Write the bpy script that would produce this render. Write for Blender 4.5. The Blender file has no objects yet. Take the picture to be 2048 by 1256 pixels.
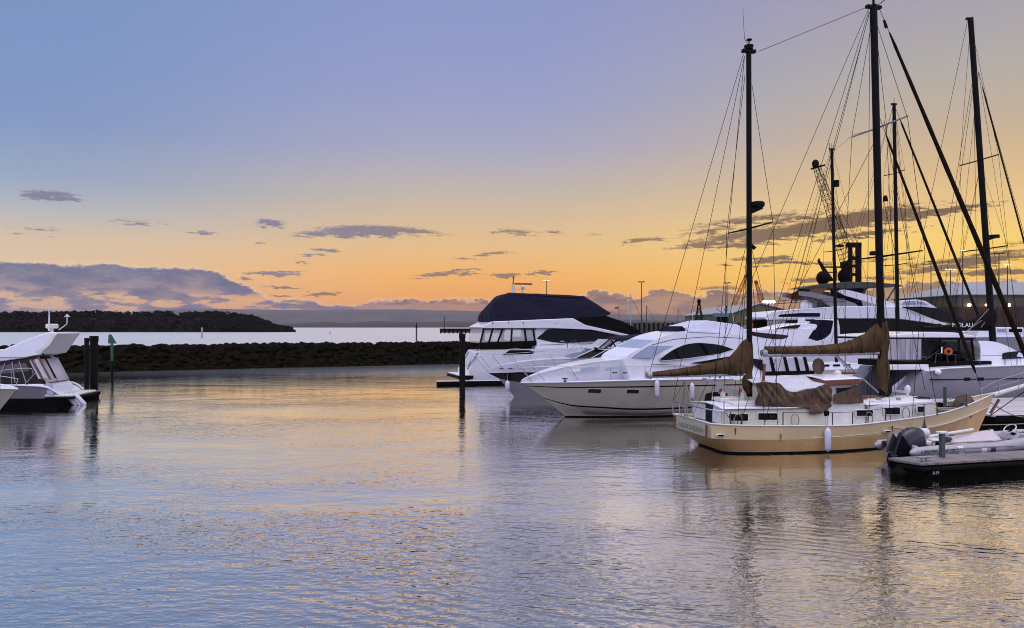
import bpy, math, random
from mathutils import Vector, noise as mn
R = math.radians
F, CX, HY, CZ = 1479.0, 1024.0, 652.0, 5.0     # focal length (px), image centre, horizon row, eye height (m)
random.seed(11)
scene = bpy.context.scene
COL = scene.collection

# ------------------------------------------------------------------ helpers
def gx(px, t): return (px - CX) / F * t
def gz(py, t): return CZ - (py - HY) / F * t
def at(px, py, t): return (gx(px, t), t, gz(py, t))

def srgb(h):
    h = h.lstrip('#')
    o = []
    for i in (0, 2, 4):
        c = int(h[i:i+2], 16) / 255
        o.append(c / 12.92 if c <= 0.04045 else ((c + 0.055) / 1.055) ** 2.4)
    return tuple(o)

def mat(name, col, rough=0.5, metal=0.0, var=0.12, scale=3.0, bump=0.0, bscale=20.0, coat=0.0, spec=0.5, stretch=(1, 1, 1)):
    m = bpy.data.materials.new(name); m.use_nodes = True
    nt = m.node_tree; b = nt.nodes['Principled BSDF']
    b.inputs['Roughness'].default_value = rough
    b.inputs['Metallic'].default_value = metal
    b.inputs['Coat Weight'].default_value = coat
    b.inputs['Specular IOR Level'].default_value = spec
    tc = nt.nodes.new('ShaderNodeTexCoord')
    mp = nt.nodes.new('ShaderNodeMapping'); mp.inputs['Scale'].default_value = stretch
    nt.links.new(tc.outputs['Object'], mp.inputs[0])
    nz = nt.nodes.new('ShaderNodeTexNoise'); nz.inputs['Scale'].default_value = scale
    nz.inputs['Detail'].default_value = 6; nz.inputs['Roughness'].default_value = 0.65
    nt.links.new(mp.outputs[0], nz.inputs['Vector'])
    rp = nt.nodes.new('ShaderNodeValToRGB')
    rp.color_ramp.elements[0].position = 0.3; rp.color_ramp.elements[1].position = 0.7
    rp.color_ramp.elements[0].color = tuple(c * (1 - var) for c in col) + (1,)
    rp.color_ramp.elements[1].color = tuple(min(1, c * (1 + var)) for c in col) + (1,)
    nt.links.new(nz.outputs['Fac'], rp.inputs['Fac'])
    nt.links.new(rp.outputs['Color'], b.inputs['Base Color'])
    if bump:
        n2 = nt.nodes.new('ShaderNodeTexNoise'); n2.inputs['Scale'].default_value = bscale; n2.inputs['Detail'].default_value = 4
        nt.links.new(mp.outputs[0], n2.inputs['Vector'])
        bp = nt.nodes.new('ShaderNodeBump'); bp.inputs['Strength'].default_value = 1.0; bp.inputs['Distance'].default_value = bump
        nt.links.new(n2.outputs['Fac'], bp.inputs['Height'])
        nt.links.new(bp.outputs['Normal'], b.inputs['Normal'])
    return m

def glow(name, col, strength):
    m = bpy.data.materials.new(name); m.use_nodes = True
    b = m.node_tree.nodes['Principled BSDF']
    b.inputs['Base Color'].default_value = (*col, 1)
    b.inputs['Emission Color'].default_value = (*col, 1); b.inputs['Emission Strength'].default_value = strength
    return m

def vinyl(name, col, clear):
    m = bpy.data.materials.new(name); m.use_nodes = True
    nt = m.node_tree; b = nt.nodes['Principled BSDF']
    b.inputs['Base Color'].default_value = (*col, 1); b.inputs['Roughness'].default_value = 0.12
    tr = nt.nodes.new('ShaderNodeBsdfTransparent'); mx = nt.nodes.new('ShaderNodeMixShader')
    mx.inputs[0].default_value = clear
    nt.links.new(b.outputs[0], mx.inputs[1]); nt.links.new(tr.outputs[0], mx.inputs[2])
    nt.links.new(mx.outputs[0], nt.nodes['Material Output'].inputs['Surface'])
    return m

M = dict(
    white=mat('white_gelcoat', (0.74, 0.73, 0.78), 0.28, var=0.05, scale=1.5, coat=0.3),
    hullwhite=mat('ivory_hull_paint', (0.54, 0.49, 0.375), 0.3, var=0.06, scale=1.2, coat=0.3),
    grey=mat('grey_hull_paint', (0.20, 0.19, 0.215), 0.35, var=0.08, scale=1.0, coat=0.2),
    offwhite=mat('weathered_white_paint', (0.66, 0.64, 0.6), 0.45, var=0.12, scale=2.5),
    cream=mat('buff_hull_paint', (0.70, 0.53, 0.28), 0.42, var=0.1, scale=0.9, bump=0.004, bscale=3),
    ochre=mat('ochre_hull_paint', (0.70, 0.42, 0.165), 0.45, var=0.16, scale=1.3, bump=0.004, bscale=3),
    pale=mat('pale_green_cream_paint', (0.55, 0.53, 0.40), 0.45, var=0.1, scale=2),
    navy=mat('navy_canvas', (0.0062, 0.0048, 0.0175), 0.65, spec=0.09, var=0.45, scale=2.0, bump=0.10, bscale=1.8),
    darkhull=mat('dark_paint_and_hull_shade', (0.004, 0.004, 0.006), 0.25, spec=0.1, var=0.2),  # on the sport cruiser this dark tone is its flare's shade
    black=mat('black_paint', (0.004, 0.0035, 0.0035), 0.5, spec=0.06, var=0.2),
    glass=mat('tinted_glass', (0.003, 0.0025, 0.0025), 0.05, spec=0.13, var=0.1),
    bglass=mat('blue_windscreen_glass', (0.30, 0.36, 0.46), 0.08, var=0.15, scale=0.8, coat=0.4),
    bronze=mat('bronze_tinted_glass', (0.018, 0.011, 0.008), 0.10, spec=0.2, var=0.2),
    canvas=mat('tan_sail_canvas', (0.078, 0.046, 0.022), 0.9, spec=0.1, var=0.45, scale=3.5, bump=0.035, bscale=9, stretch=(1, 1, .45)),
    brown=mat('brown_side_cloth', (0.125, 0.082, 0.053), 0.9, spec=0.1, var=0.4, scale=4, bump=0.045, bscale=7, stretch=(1, 1, .5)),
    tarp=mat('pale_tarpaulin', (0.55, 0.53, 0.58), 0.7, var=0.14, scale=3, bump=0.05, bscale=2.2),
    cover=mat('white_canvas_cover', (0.50, 0.50, 0.60), 0.65, var=0.08, scale=2, bump=0.04, bscale=1.6),
    rust=mat('rust_brown_timber', (0.14, 0.048, 0.018), 0.6, var=0.3, scale=6, stretch=(1, 6, 6)),
    mast=mat('dark_anodised_spar', (0.005, 0.0045, 0.0045), 0.5, spec=0.08, var=0.35, scale=2),
    alu=mat('grey_aluminium_spar', (0.30, 0.30, 0.32), 0.4, metal=0.4, var=0.15, scale=3),
    steel=mat('stainless_tube', (0.34, 0.33, 0.37), 0.22, metal=0.85, var=0.08),
    dsteel=mat('dull_steel_tube', (0.035, 0.030, 0.030), 0.5, metal=0.2, var=0.15),
    wire=mat('rigging_wire', (0.005, 0.004, 0.004), 0.6, spec=0.05, var=0.2),
    rope=mat('weathered_rope', (0.30, 0.26, 0.20), 0.9, var=0.3, scale=30),
    furl=mat('furled_sail_cloth', (0.020, 0.013, 0.008), 0.9, spec=0.04, var=0.35, scale=8, bump=0.02, bscale=8),
    rubber=mat('black_rubber', (0.004, 0.0035, 0.0035), 0.7, spec=0.06, var=0.3),
    fender=mat('white_vinyl_fender', (0.62, 0.6, 0.66), 0.45, var=0.12, scale=8),
    pile=mat('dark_steel_pile', (0.006, 0.005, 0.0045), 0.6, spec=0.08, var=0.5, scale=2.5, bump=0.02, bscale=8),
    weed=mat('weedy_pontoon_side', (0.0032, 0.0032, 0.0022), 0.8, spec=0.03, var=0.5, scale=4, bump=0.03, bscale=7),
    rock=mat('dark_weedy_rock', (0.0075, 0.0062, 0.003), 0.9, spec=0.03, var=0.7, scale=1.2, bump=0.1, bscale=3),
    leaf=mat('dark_pine_foliage', (0.0085, 0.0075, 0.0065), 0.9, spec=0.03, var=0.5, scale=0.08),
    soil=mat('wooded_ground', (0.007, 0.0055, 0.0045), 0.95, spec=0.05, var=0.5, scale=0.05),
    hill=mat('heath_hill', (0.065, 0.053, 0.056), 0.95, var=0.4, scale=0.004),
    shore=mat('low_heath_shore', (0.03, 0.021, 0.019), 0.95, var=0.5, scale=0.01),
    shed=mat('olive_metal_cladding', (0.10, 0.10, 0.045), 0.6, var=0.12, scale=0.4, bump=0.08, bscale=3, stretch=(3, 3, 0.02)),
    shedg=mat('grey_green_cladding', (0.062, 0.058, 0.034), 0.6, var=0.12, scale=0.4, bump=0.06, bscale=2, stretch=(3, 3, 0.02)),
    roof=mat('grey_sheet_roof', (0.26, 0.26, 0.28), 0.5, var=0.1, scale=0.5),
    groof=mat('pale_green_sheet_roof', (0.19, 0.21, 0.15), 0.6, var=0.1, scale=0.5),
    brick=mat('dark_red_brick', (0.04, 0.017, 0.012), 0.85, var=0.4, scale=1.5),
    concrete=mat('stained_concrete', (0.03, 0.026, 0.022), 0.85, var=0.35, scale=0.6),
    darkquay=mat('dark_quay_wall', (0.007, 0.006, 0.005), 0.9, spec=0.04, var=0.5, scale=0.5),
    crane=mat('dark_crane_steel', (0.006, 0.004, 0.0035), 0.7, spec=0.06, var=0.3),
    orange=mat('orange_crane_paint', (0.42, 0.12, 0.03), 0.6, var=0.2),
    green=mat('green_marker_paint', (0.004, 0.075, 0.042), 0.5, var=0.25, scale=6),
    dgreen=mat('faded_green_paint', (0.045, 0.06, 0.052), 0.6, var=0.3, scale=6),
    teal=mat('blue_green_deck_paint', (0.08, 0.17, 0.20), 0.6, var=0.2),
    red=mat('red_vehicle_paint', (0.30, 0.02, 0.015), 0.4, var=0.1),
    buoy=mat('orange_lifebuoy', (0.75, 0.13, 0.01), 0.5, var=0.1),
    ob=mat('dark_blue_cowling', (0.005, 0.007, 0.016), 0.18, spec=0.3, var=0.15, coat=0.6),
    hyp=mat('pinkish_grey_hypalon', (0.36, 0.33, 0.345), 0.5, var=0.12, scale=3),
    seatc=mat('pale_pink_boat_cover', (0.52, 0.44, 0.47), 0.7, var=0.1, scale=3, bump=0.03, bscale=2.5),
    letter=mat('dark_lettering', (0.02, 0.02, 0.025), 0.6),
    fletter=mat('faded_grey_lettering', (0.16, 0.17, 0.13), 0.6),
    wletter=mat('white_lettering', (0.7, 0.7, 0.68), 0.6),
    curtain=mat('pale_striped_curtain', (0.30, 0.28, 0.31), 0.8, var=0.75, scale=7, stretch=(1, 1, 0.03)),
    vin=vinyl('clear_vinyl_panel', (0.62, 0.60, 0.60), 0.35),
    vind=vinyl('smoked_vinyl_panel', (0.14, 0.12, 0.12), 0.35),
    lamp=glow('lit_floodlight', (1.0, 0.88, 0.55), 7.0),
    wlamp=glow('lit_warm_wall_light', (1.0, 0.62, 0.28), 9.0),
    clamp_=glow('lit_white_lamp', (1.0, 0.95, 0.85), 1.3),
)

def plank_mat(name, c1, c2, rough, width, axis):
    m = bpy.data.materials.new(name); m.use_nodes = True
    nt = m.node_tree; b = nt.nodes['Principled BSDF']; b.inputs['Roughness'].default_value = rough
    tc = nt.nodes.new('ShaderNodeTexCoord'); sp = nt.nodes.new('ShaderNodeSeparateXYZ')
    nt.links.new(tc.outputs['Object'], sp.inputs[0])
    d = nt.nodes.new('ShaderNodeMath'); d.operation = 'DIVIDE'; d.inputs[1].default_value = width
    nt.links.new(sp.outputs[axis], d.inputs[0])
    fl = nt.nodes.new('ShaderNodeMath'); fl.operation = 'FLOOR'; nt.links.new(d.outputs[0], fl.inputs[0])
    fr = nt.nodes.new('ShaderNodeMath'); fr.operation = 'FRACT'; nt.links.new(d.outputs[0], fr.inputs[0])
    wn = nt.nodes.new('ShaderNodeTexWhiteNoise'); wn.noise_dimensions = '1D'; nt.links.new(fl.outputs[0], wn.inputs['W'])
    nz = nt.nodes.new('ShaderNodeTexNoise'); nz.inputs['Scale'].default_value = 3; nz.inputs['Detail'].default_value = 6
    nt.links.new(tc.outputs['Object'], nz.inputs['Vector'])
    ad = nt.nodes.new('ShaderNodeMath'); ad.operation = 'ADD'
    nt.links.new(wn.outputs['Value'], ad.inputs[0]); nt.links.new(nz.outputs['Fac'], ad.inputs[1])
    hf = nt.nodes.new('ShaderNodeMath'); hf.operation = 'MULTIPLY'; hf.inputs[1].default_value = 0.5; nt.links.new(ad.outputs[0], hf.inputs[0])
    rp = nt.nodes.new('ShaderNodeValToRGB'); rp.color_ramp.elements[0].color = (*c1, 1); rp.color_ramp.elements[1].color = (*c2, 1)
    rp.color_ramp.elements[0].position = .2; rp.color_ramp.elements[1].position = .8
    nt.links.new(hf.outputs[0], rp.inputs['Fac'])
    gp = nt.nodes.new('ShaderNodeMath'); gp.operation = 'GREATER_THAN'; gp.inputs[1].default_value = 0.07; nt.links.new(fr.outputs[0], gp.inputs[0])
    mx = nt.nodes.new('ShaderNodeMix'); mx.data_type = 'RGBA'
    mx.inputs['A'].default_value = (c1[0]*.15, c1[1]*.15, c1[2]*.15, 1)
    nt.links.new(gp.outputs[0], mx.inputs['Factor']); nt.links.new(rp.outputs['Color'], mx.inputs['B'])
    nt.links.new(mx.outputs['Result'], b.inputs['Base Color'])
    bp = nt.nodes.new('ShaderNodeBump'); bp.inputs['Distance'].default_value = 0.01
    nt.links.new(gp.outputs[0], bp.inputs['Height']); nt.links.new(bp.outputs['Normal'], b.inputs['Normal'])
    return m
M['plank'] = plank_mat('grey_deck_planks', (0.11, 0.095, 0.10), (0.26, 0.22, 0.22), 0.55, 0.14, 'X')
M['pplank'] = plank_mat('pale_wet_deck_planks', (0.42, 0.37, 0.37), (0.75, 0.70, 0.70), 0.3, 0.3, 'Y')

class MB:
    def __init__(s): s.v = []; s.f = []
    def add(s, vs, fs):
        o = len(s.v); s.v += [tuple(p) for p in vs]; s.f += [tuple(i + o for i in f) for f in fs]; return s
    def box(s, x0, y0, z0, x1, y1, z1):
        vs = [(x, y, z) for z in (z0, z1) for y in (y0, y1) for x in (x0, x1)]
        return s.add(vs, [(0, 2, 3, 1), (4, 5, 7, 6), (0, 1, 5, 4), (2, 6, 7, 3), (0, 4, 6, 2), (1, 3, 7, 5)])
    def tube(s, pts, r, n=6, r1=None):
        pts = [Vector(p) for p in pts]; rings = []
        for i, p in enumerate(pts):
            d = (pts[min(i + 1, len(pts) - 1)] - pts[max(i - 1, 0)])
            if d.length < 1e-9: d = Vector((0, 0, 1))
            d.normalize()
            a = Vector((0, 0, 1)) if abs(d.z) < 0.9 else Vector((1, 0, 0))
            e1 = d.cross(a).normalized(); e2 = d.cross(e1)
            k = i / max(1, len(pts) - 1)
            rr = r[i] if isinstance(r, (list, tuple)) else (r if r1 is None else r + (r1 - r) * k)
            rings.append([p + (e1 * math.cos(6.28318 * j / n) + e2 * math.sin(6.28318 * j / n)) * rr for j in range(n)])
        return s.rings(rings)
    def rings(s, rings, closed=True, cap=True):
        n = len(rings[0]); vs = [p for r in rings for p in r]; fs = []
        for i in range(len(rings) - 1):
            for j in range(n if closed else n - 1):
                a = i * n + j; b = i * n + (j + 1) % n
                fs.append((a, b, b + n, a + n))
        if cap:
            fs.append(tuple(range(n))[::-1]); fs.append(tuple((len(rings) - 1) * n + j for j in range(n)))
        return s.add(vs, fs)
    def prism(s, prof, wf):
        n = len(prof); w = [wf(x, z) if callable(wf) else wf for x, z in prof]
        vs = [(x, -k, z) for (x, z), k in zip(prof, w)] + [(x, k, z) for (x, z), k in zip(prof, w)]
        fs = [tuple(range(n)), tuple(range(n, 2 * n))[::-1]] + [(i, (i + 1) % n, n + (i + 1) % n, n + i) for i in range(n)]
        return s.add(vs, fs)
    def slab(s, prof, wf, sgn, out=0.012, inn=-0.03):
        n = len(prof); w = [wf(x, z) if callable(wf) else wf for x, z in prof]
        vs = [(x, sgn * (k + inn), z) for (x, z), k in zip(prof, w)] + [(x, sgn * (k + out), z) for (x, z), k in zip(prof, w)]
        fs = [tuple(range(n)), tuple(range(n, 2 * n))[::-1]] + [(i, (i + 1) % n, n + (i + 1) % n, n + i) for i in range(n)]
        return s.add(vs, fs)
    def ball(s, c, rx, ry=None, rz=None, n=12, m=8, z0=-1.0):
        ry = ry or rx; rz = rz or rx; rings = []
        for i in range(m + 1):
            ph = math.asin(z0) + (math.pi / 2 - math.asin(z0)) * i / m
            k = max(0.02, math.cos(ph))
            rings.append([(c[0] + rx * k * math.cos(6.28318 * j / n), c[1] + ry * k * math.sin(6.28318 * j / n), c[2] + rz * math.sin(ph)) for j in range(n)])
        return s.rings(rings)
    def quad(s, a, b, c, d): return s.add([a, b, c, d], [(0, 1, 2, 3)])
    def build(s, name, m, parent=None, bevel=0.0, smooth=38, loc=None, solid=0.0):
        me = bpy.data.meshes.new(name)
        vs = s.v if loc is None else [(x - loc[0], y - loc[1], z - loc[2]) for x, y, z in s.v]
        me.from_pydata(vs, [], s.f)
        import bmesh
        bm = bmesh.new(); bm.from_mesh(me); bmesh.ops.recalc_face_normals(bm, faces=bm.faces); bm.to_mesh(me); bm.free()
        me.materials.append(m if not isinstance(m, str) else M[m])
        if smooth:
            me.polygons.foreach_set('use_smooth', [True] * len(me.polygons)); me.set_sharp_from_angle(angle=R(smooth))
        o = bpy.data.objects.new(name, me); COL.objects.link(o)
        if parent: o.parent = parent
        if loc is not None: o.location = loc
        if solid:
            md = o.modifiers.new('Solidify', 'SOLIDIFY'); md.thickness = solid
        if bevel:
            md = o.modifiers.new('Bevel', 'BEVEL'); md.width = bevel; md.segments = 2; md.limit_method = 'ANGLE'; md.angle_limit = R(35)
        return o

def tag(o, label=None, cat=None, group=None, kind=None):
    if label: o['label'] = label
    if cat: o['category'] = cat
    if group: o['group'] = group
    if kind: o['kind'] = kind
    return o
def thing(name, label, cat, loc=(0, 0, 0), rz=0.0, group=None):
    o = bpy.data.objects.new(name, None); COL.objects.link(o); o.empty_display_size = 0.3
    o.location = loc; o.rotation_euler = (0, 0, rz)
    return tag(o, label, cat, group)
def copy_tree(o, parent=None):
    c = o.copy(); COL.objects.link(c)
    if parent: c.parent = parent
    for ch in list(o.children): copy_tree(ch, c)
    return c

def cr(pts, n=6):
    """Catmull-Rom through points of any dimension"""
    out = []
    for i in range(len(pts) - 1):
        p0 = pts[max(i - 1, 0)]; p1 = pts[i]; p2 = pts[i + 1]; p3 = pts[min(i + 2, len(pts) - 1)]
        for k in range(n):
            t = k / n
            out.append(tuple(0.5 * (2 * b + (c - a) * t + (2 * a - 5 * b + 4 * c - d) * t * t + (3 * b - a - 3 * c + d) * t ** 3) for a, b, c, d in zip(p0, p1, p2, p3)))
    out.append(tuple(pts[-1])); return out
def interp(tab, x):
    if x <= tab[0][0]: return tab[0][1]
    for (a, b), (c, d) in zip(tab, tab[1:]):
        if x <= c: return b + (d - b) * (x - a) / (c - a + 1e-9)
    return tab[-1][1]

class Fr:
    """a boat's frame: local x to the bow, y to port, z up; L() meets the sight line of a photo pixel with the plane y = const"""
    def __init__(s, ox, oy, deg):
        s.o = (ox, oy); s.a = R(deg); s.u = (math.cos(s.a), math.sin(s.a)); s.v = (-math.sin(s.a), math.cos(s.a))
    def L(s, px, py, y=0.0):
        dx = (px - CX) / F
        x = (dx * (s.o[1] + y * s.v[1]) - s.o[0] - y * s.v[0]) / (s.u[0] - dx * s.u[1])
        t = s.o[1] + x * s.u[1] + y * s.v[1]
        return (x, y, CZ - (py - HY) / F * t)
    def X(s, px, y=0.0): return s.L(px, HY, y)[0]
    def W(s, p): return (s.o[0] + p[0] * s.u[0] + p[1] * s.v[0], s.o[1] + p[0] * s.u[1] + p[1] * s.v[1], p[2])
    def P(s, pts, y): return [(q[0], q[2]) for q in (s.L(a, b, y) for a, b in pts)]
    def line(s, pts, sg): return [(lambda q: (q[0], b, q[2]))(s.L(px, py, sg * b)) for px, py, b in pts]
    def wline(s, pts, sg, z): return [(s.X(px, sg * b), b, z) for px, b in pts]
    def root(s, name, label, cat, group=None): return thing(name, label, cat, (s.o[0], s.o[1], 0), s.a, group)

def hull(lines, n=5):
    ls = [cr(l, n) for l in lines]; rings = []
    for i in range(len(ls[0])):
        pl = [(l[i][0], max(0.0, l[i][1]), l[i][2]) for l in ls]
        rings.append([(x, b, z) for x, b, z in pl] + [(x, -b, z) for x, b, z in reversed(pl)])
    mb = MB(); mb.rings(rings, closed=False, cap=False)
    mb.f.append(tuple(range(len(rings[0]))))
    return mb
def strip_on(line_a, line_b, fa, fb, sg, n=5, out=0.012):
    """a band between two longitudinal lines (fractions fa..fb), proud of the hull"""
    A, B = cr(line_a, n), cr(line_b, n); r = []
    for p, q in zip(A, B):
        def mix(f): return (p[0] + (q[0] - p[0]) * f, sg * (p[1] + (q[1] - p[1]) * f + out), p[2] + (q[2] - p[2]) * f)
        r.append([mix(fa), mix(fb)])
    return MB().rings(r, closed=False, cap=False)
def deck(line, drop, n=5, inset=0.04):
    r = []
    for i, (x, b, z) in enumerate(cr(line, n)):
        d = drop(x) if callable(drop) else drop; b = max(0.01, b - inset)
        r.append([(x, b, z - d), (x, 0, z - d + 0.03), (x, -b, z - d)])
    return MB().rings(r, closed=False, cap=False)
def rail(fr, top, posts, r, parent, m='steel', names=('handrail', 'stanchion')):
    T = [fr.L(*p) for p in top]
    MB().tube(cr(T, 5), r, 6).build(names[0], m, parent)
    for a, b in posts: MB().tube([fr.L(*a), fr.L(*b)], r * 0.9, 6).build(names[1], m, parent)
def lines(fr, ls, r, parent, name='stay', m='wire'):
    for pts in ls: MB().tube([fr.L(*p) for p in pts], r, 5).build(name, m, parent)
def text(name, s, size, parent, loc, rot, m, sx=1.0):
    cu = bpy.data.curves.new(name, 'FONT'); cu.body = s; cu.size = size; cu.align_x = 'CENTER'; cu.align_y = 'CENTER'; cu.extrude = 0.003
    tmp = bpy.data.objects.new(name, cu); COL.objects.link(tmp)
    me = bpy.data.meshes.new_from_object(tmp.evaluated_get(bpy.context.evaluated_depsgraph_get()))
    bpy.data.objects.remove(tmp); me.name = name; me.materials.clear(); me.materials.append(M[m])
    o = bpy.data.objects.new(name, me); COL.objects.link(o); o.parent = parent
    o.location = loc; o.rotation_euler = [R(a) for a in rot]; o.scale = (sx, 1, 1); return o
def fender(p, length, r, label, group, tilt=(0, 0)):
    x, y, z = p
    t = thing('fender', label, 'fender', (x, y, z - length / 2), 0, group); t.rotation_euler = (tilt[0], tilt[1], 0)
    prof = [(0.02, 0), (r * .75, .05), (r, .14), (r, length - .14), (r * .75, length - .05), (0.04, length), (.035, length + .06)]
    MB().rings([[(a * math.cos(j * .5236), a * math.sin(j * .5236), h) for j in range(12)] for a, h in prof]).build('body', 'fender', t)
    MB().tube([(0, 0, length + .04), (0, 0, length + .5)], .012, 5).build('rope', 'rope', t)
    return t

# ------------------------------------------------------------------ camera
cam = bpy.data.cameras.new('camera'); co = bpy.data.objects.new('camera', cam); COL.objects.link(co)
co.location = (0, 0, CZ); co.rotation_euler = (R(90), 0, 0)
cam.sensor_width = 36; cam.lens = 36 * F / 2048; cam.shift_y = (HY - 628) / 2048; cam.clip_start = 0.5; cam.clip_end = 30000
scene.camera = co

# ------------------------------------------------------------------ sky
w = bpy.data.worlds.new('World'); scene.world = w; w.use_nodes = True
nt = w.node_tree; N = nt.nodes; LK = nt.links
def node(t, **kw):
    n = N.new(t)
    for k, v in kw.items(): setattr(n, k, v)
    return n
def put(sock, v):
    if hasattr(v, 'is_output') or isinstance(v, bpy.types.NodeSocket): LK.new(v, sock)
    else: sock.default_value = v
def mth(op, a, b=0.0, c=None, clamp=False):
    n = node('ShaderNodeMath', operation=op, use_clamp=clamp); put(n.inputs[0], a); put(n.inputs[1], b)
    if c is not None: put(n.inputs[2], c)
    return n.outputs[0]
def mrange(v, a, b, c=0.0, d=1.0, smooth=True):
    n = node('ShaderNodeMapRange', interpolation_type='SMOOTHSTEP' if smooth else 'LINEAR')
    put(n.inputs[0], v); n.inputs[1].default_value = a; n.inputs[2].default_value = b; n.inputs[3].default_value = c; n.inputs[4].default_value = d
    return n.outputs[0]
def mixc(f, a, b):
    n = node('ShaderNodeMix', data_type='RGBA'); put(n.inputs['Factor'], f)
    for k, v in (('A', a), ('B', b)):
        if isinstance(v, tuple): n.inputs[k].default_value = (*v, 1)
        else: LK.new(v, n.inputs[k])
    return n.outputs['Result']
def ramp(v, stops, span):
    n = node('ShaderNodeValToRGB'); cr_ = n.color_ramp
    while len(cr_.elements) < len(stops): cr_.elements.new(0.5)
    for e, (p, c) in zip(cr_.elements, stops): e.position = p / span; e.color = (*c, 1)
    LK.new(mth('DIVIDE', v, span), n.inputs[0]); return n.outputs[0]
def noise(vec, scale, detail=5, rough=0.55):
    n = node('ShaderNodeTexNoise'); LK.new(vec, n.inputs['Vector']); n.inputs['Scale'].default_value = scale
    n.inputs['Detail'].default_value = detail; n.inputs['Roughness'].default_value = rough; return n.outputs['Fac']
def comb(x, y, z=0.0):
    n = node('ShaderNodeCombineXYZ'); put(n.inputs[0], x); put(n.inputs[1], y); put(n.inputs[2], z); return n.outputs[0]
def az(px): return math.degrees(math.atan((px - CX) / F))
def el(px, py): return math.degrees(math.atan((HY - py) / F * math.cos(R(az(px)))))

tc = node('ShaderNodeTexCoord'); sp = node('ShaderNodeSeparateXYZ'); LK.new(tc.outputs['Generated'], sp.inputs[0])
AZ = mth('MULTIPLY', mth('ARCTAN2', sp.outputs[0], sp.outputs[1]), 57.29578)
EL = mth('MULTIPLY', mth('ARCSINE', sp.outputs[2]), 57.29578)
ELc = mth('MAXIMUM', EL, 0.0)
E = [0, 2, 3.9, 5.9, 7.8, 9.7, 13.4, 17, 20.5, 23.8, 40, 90]
def cols(*h): return [(e, srgb(c)) for e, c in zip(E, h)]
E2 = [0, 2, 3.9, 5.9, 7.8, 9.7, 13.4, 17, 20.5, 24, 38, 60, 90]
HI = [(0.27, 0.30, 0.46), (1.05, 1.06, 1.22), (1.6, 1.57, 1.7)]      # overhead, well above the frame; raised beyond dusk to light upward faces
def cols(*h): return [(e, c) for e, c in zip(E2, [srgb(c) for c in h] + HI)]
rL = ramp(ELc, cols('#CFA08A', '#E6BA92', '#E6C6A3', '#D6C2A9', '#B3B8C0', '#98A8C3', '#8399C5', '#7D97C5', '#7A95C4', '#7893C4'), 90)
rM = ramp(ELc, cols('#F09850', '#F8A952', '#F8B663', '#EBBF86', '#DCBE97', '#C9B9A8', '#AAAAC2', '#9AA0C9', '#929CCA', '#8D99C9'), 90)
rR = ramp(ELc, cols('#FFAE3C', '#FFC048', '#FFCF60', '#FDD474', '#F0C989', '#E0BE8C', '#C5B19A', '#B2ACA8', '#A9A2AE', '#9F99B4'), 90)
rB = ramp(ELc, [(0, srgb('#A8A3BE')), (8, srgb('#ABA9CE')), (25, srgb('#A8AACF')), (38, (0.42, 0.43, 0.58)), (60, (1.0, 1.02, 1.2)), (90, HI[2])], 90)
absaz = mth('ABSOLUTE', AZ)
sky = mixc(mrange(AZ, -36, -4), rL, rM)
sky = mixc(mrange(AZ, -2, 30), sky, rR)
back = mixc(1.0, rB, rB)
back_fill = node('ShaderNodeVectorMath', operation='SCALE'); LK.new(back, back_fill.inputs[0]); back_fill.inputs['Scale'].default_value = 2.3  # unseen sky behind the view, raised above dusk level to fill boat sides
sky = mixc(mrange(absaz, 55, 115), sky, back_fill.outputs[0])

# cloud field in degrees of azimuth / elevation, with fractal warping
UV = comb(AZ, mth('MULTIPLY', EL, 2.2))
n1 = noise(UV, 0.55, 8, 0.6); n2 = noise(comb(mth('ADD', AZ, 40.0), mth('MULTIPLY', EL, 4.0)), 0.28, 7, 0.6)
n4 = noise(comb(mth('ADD', AZ, 17.0), mth('MULTIPLY', EL, 3.0)), 2.6, 5, 0.65)
n3 = noise(comb(mth('ADD', AZ, 90.0), mth('MULTIPLY', EL, 5.0)), 0.9, 6, 0.6)
# low bank: a curve of its top edge
top_pts = [(-300, 505), (-100, 515), (0, 521), (60, 523), (180, 531), (208, 523), (245, 531), (300, 534), (370, 535), (415, 540), (448, 550), (478, 566), (508, 580), (535, 592),
           (556, 602), (575, 597), (610, 598), (640, 606), (690, 611), (728, 607), (760, 597), (800, 596), (850, 600), (900, 596), (960, 600), (1010, 606), (1090, 606),
           (1160, 592), (1200, 582), (1235, 588), (1270, 597), (1295, 583), (1340, 577), (1380, 588), (1440, 583), (1500, 581), (1560, 583), (1620, 588), (1700, 580), (1780, 572), (1840, 566), (1900, 557), (1950, 563), (2048, 560), (2400, 555)]
fc = node('ShaderNodeFloatCurve'); cm = fc.mapping; cv = cm.curves[0]
pp = [((az(a) + 60) / 120, el(a, b) / 8) for a, b in top_pts]
pp = [(0.0, pp[0][1])] + pp + [(1.0, pp[-1][1])]
while len(cv.points) < len(pp): cv.points.new(0.5, 0.5)
for q, p in zip(cv.points, pp): q.location = p; q.handle_type = 'AUTO_CLAMPED'
cm.update()
fc.inputs['Factor'].default_value = 1.0
LK.new(mrange(AZ, -60, 60, 0, 1, False), fc.inputs['Value'])
TOP = mth('MULTIPLY', fc.outputs[0], 8.0)
dtop = mth('ADD', mth('SUBTRACT', TOP, EL), mth('MULTIPLY', mth('SUBTRACT', n1, 0.5), mrange(AZ, -14, -7, 0.9, 1.5)))
n5 = noise(comb(mth('ADD', AZ, 63.0), mth('MULTIPLY', EL, 1.6)), 2.2, 6, 0.6)
dtop = mth('ADD', dtop, mth('MULTIPLY', mth('SUBTRACT', n5, 0.5), mrange(AZ, -14, -7, 0.5, 0.8)))
bank = mrange(dtop, -0.05, 0.22)
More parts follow.
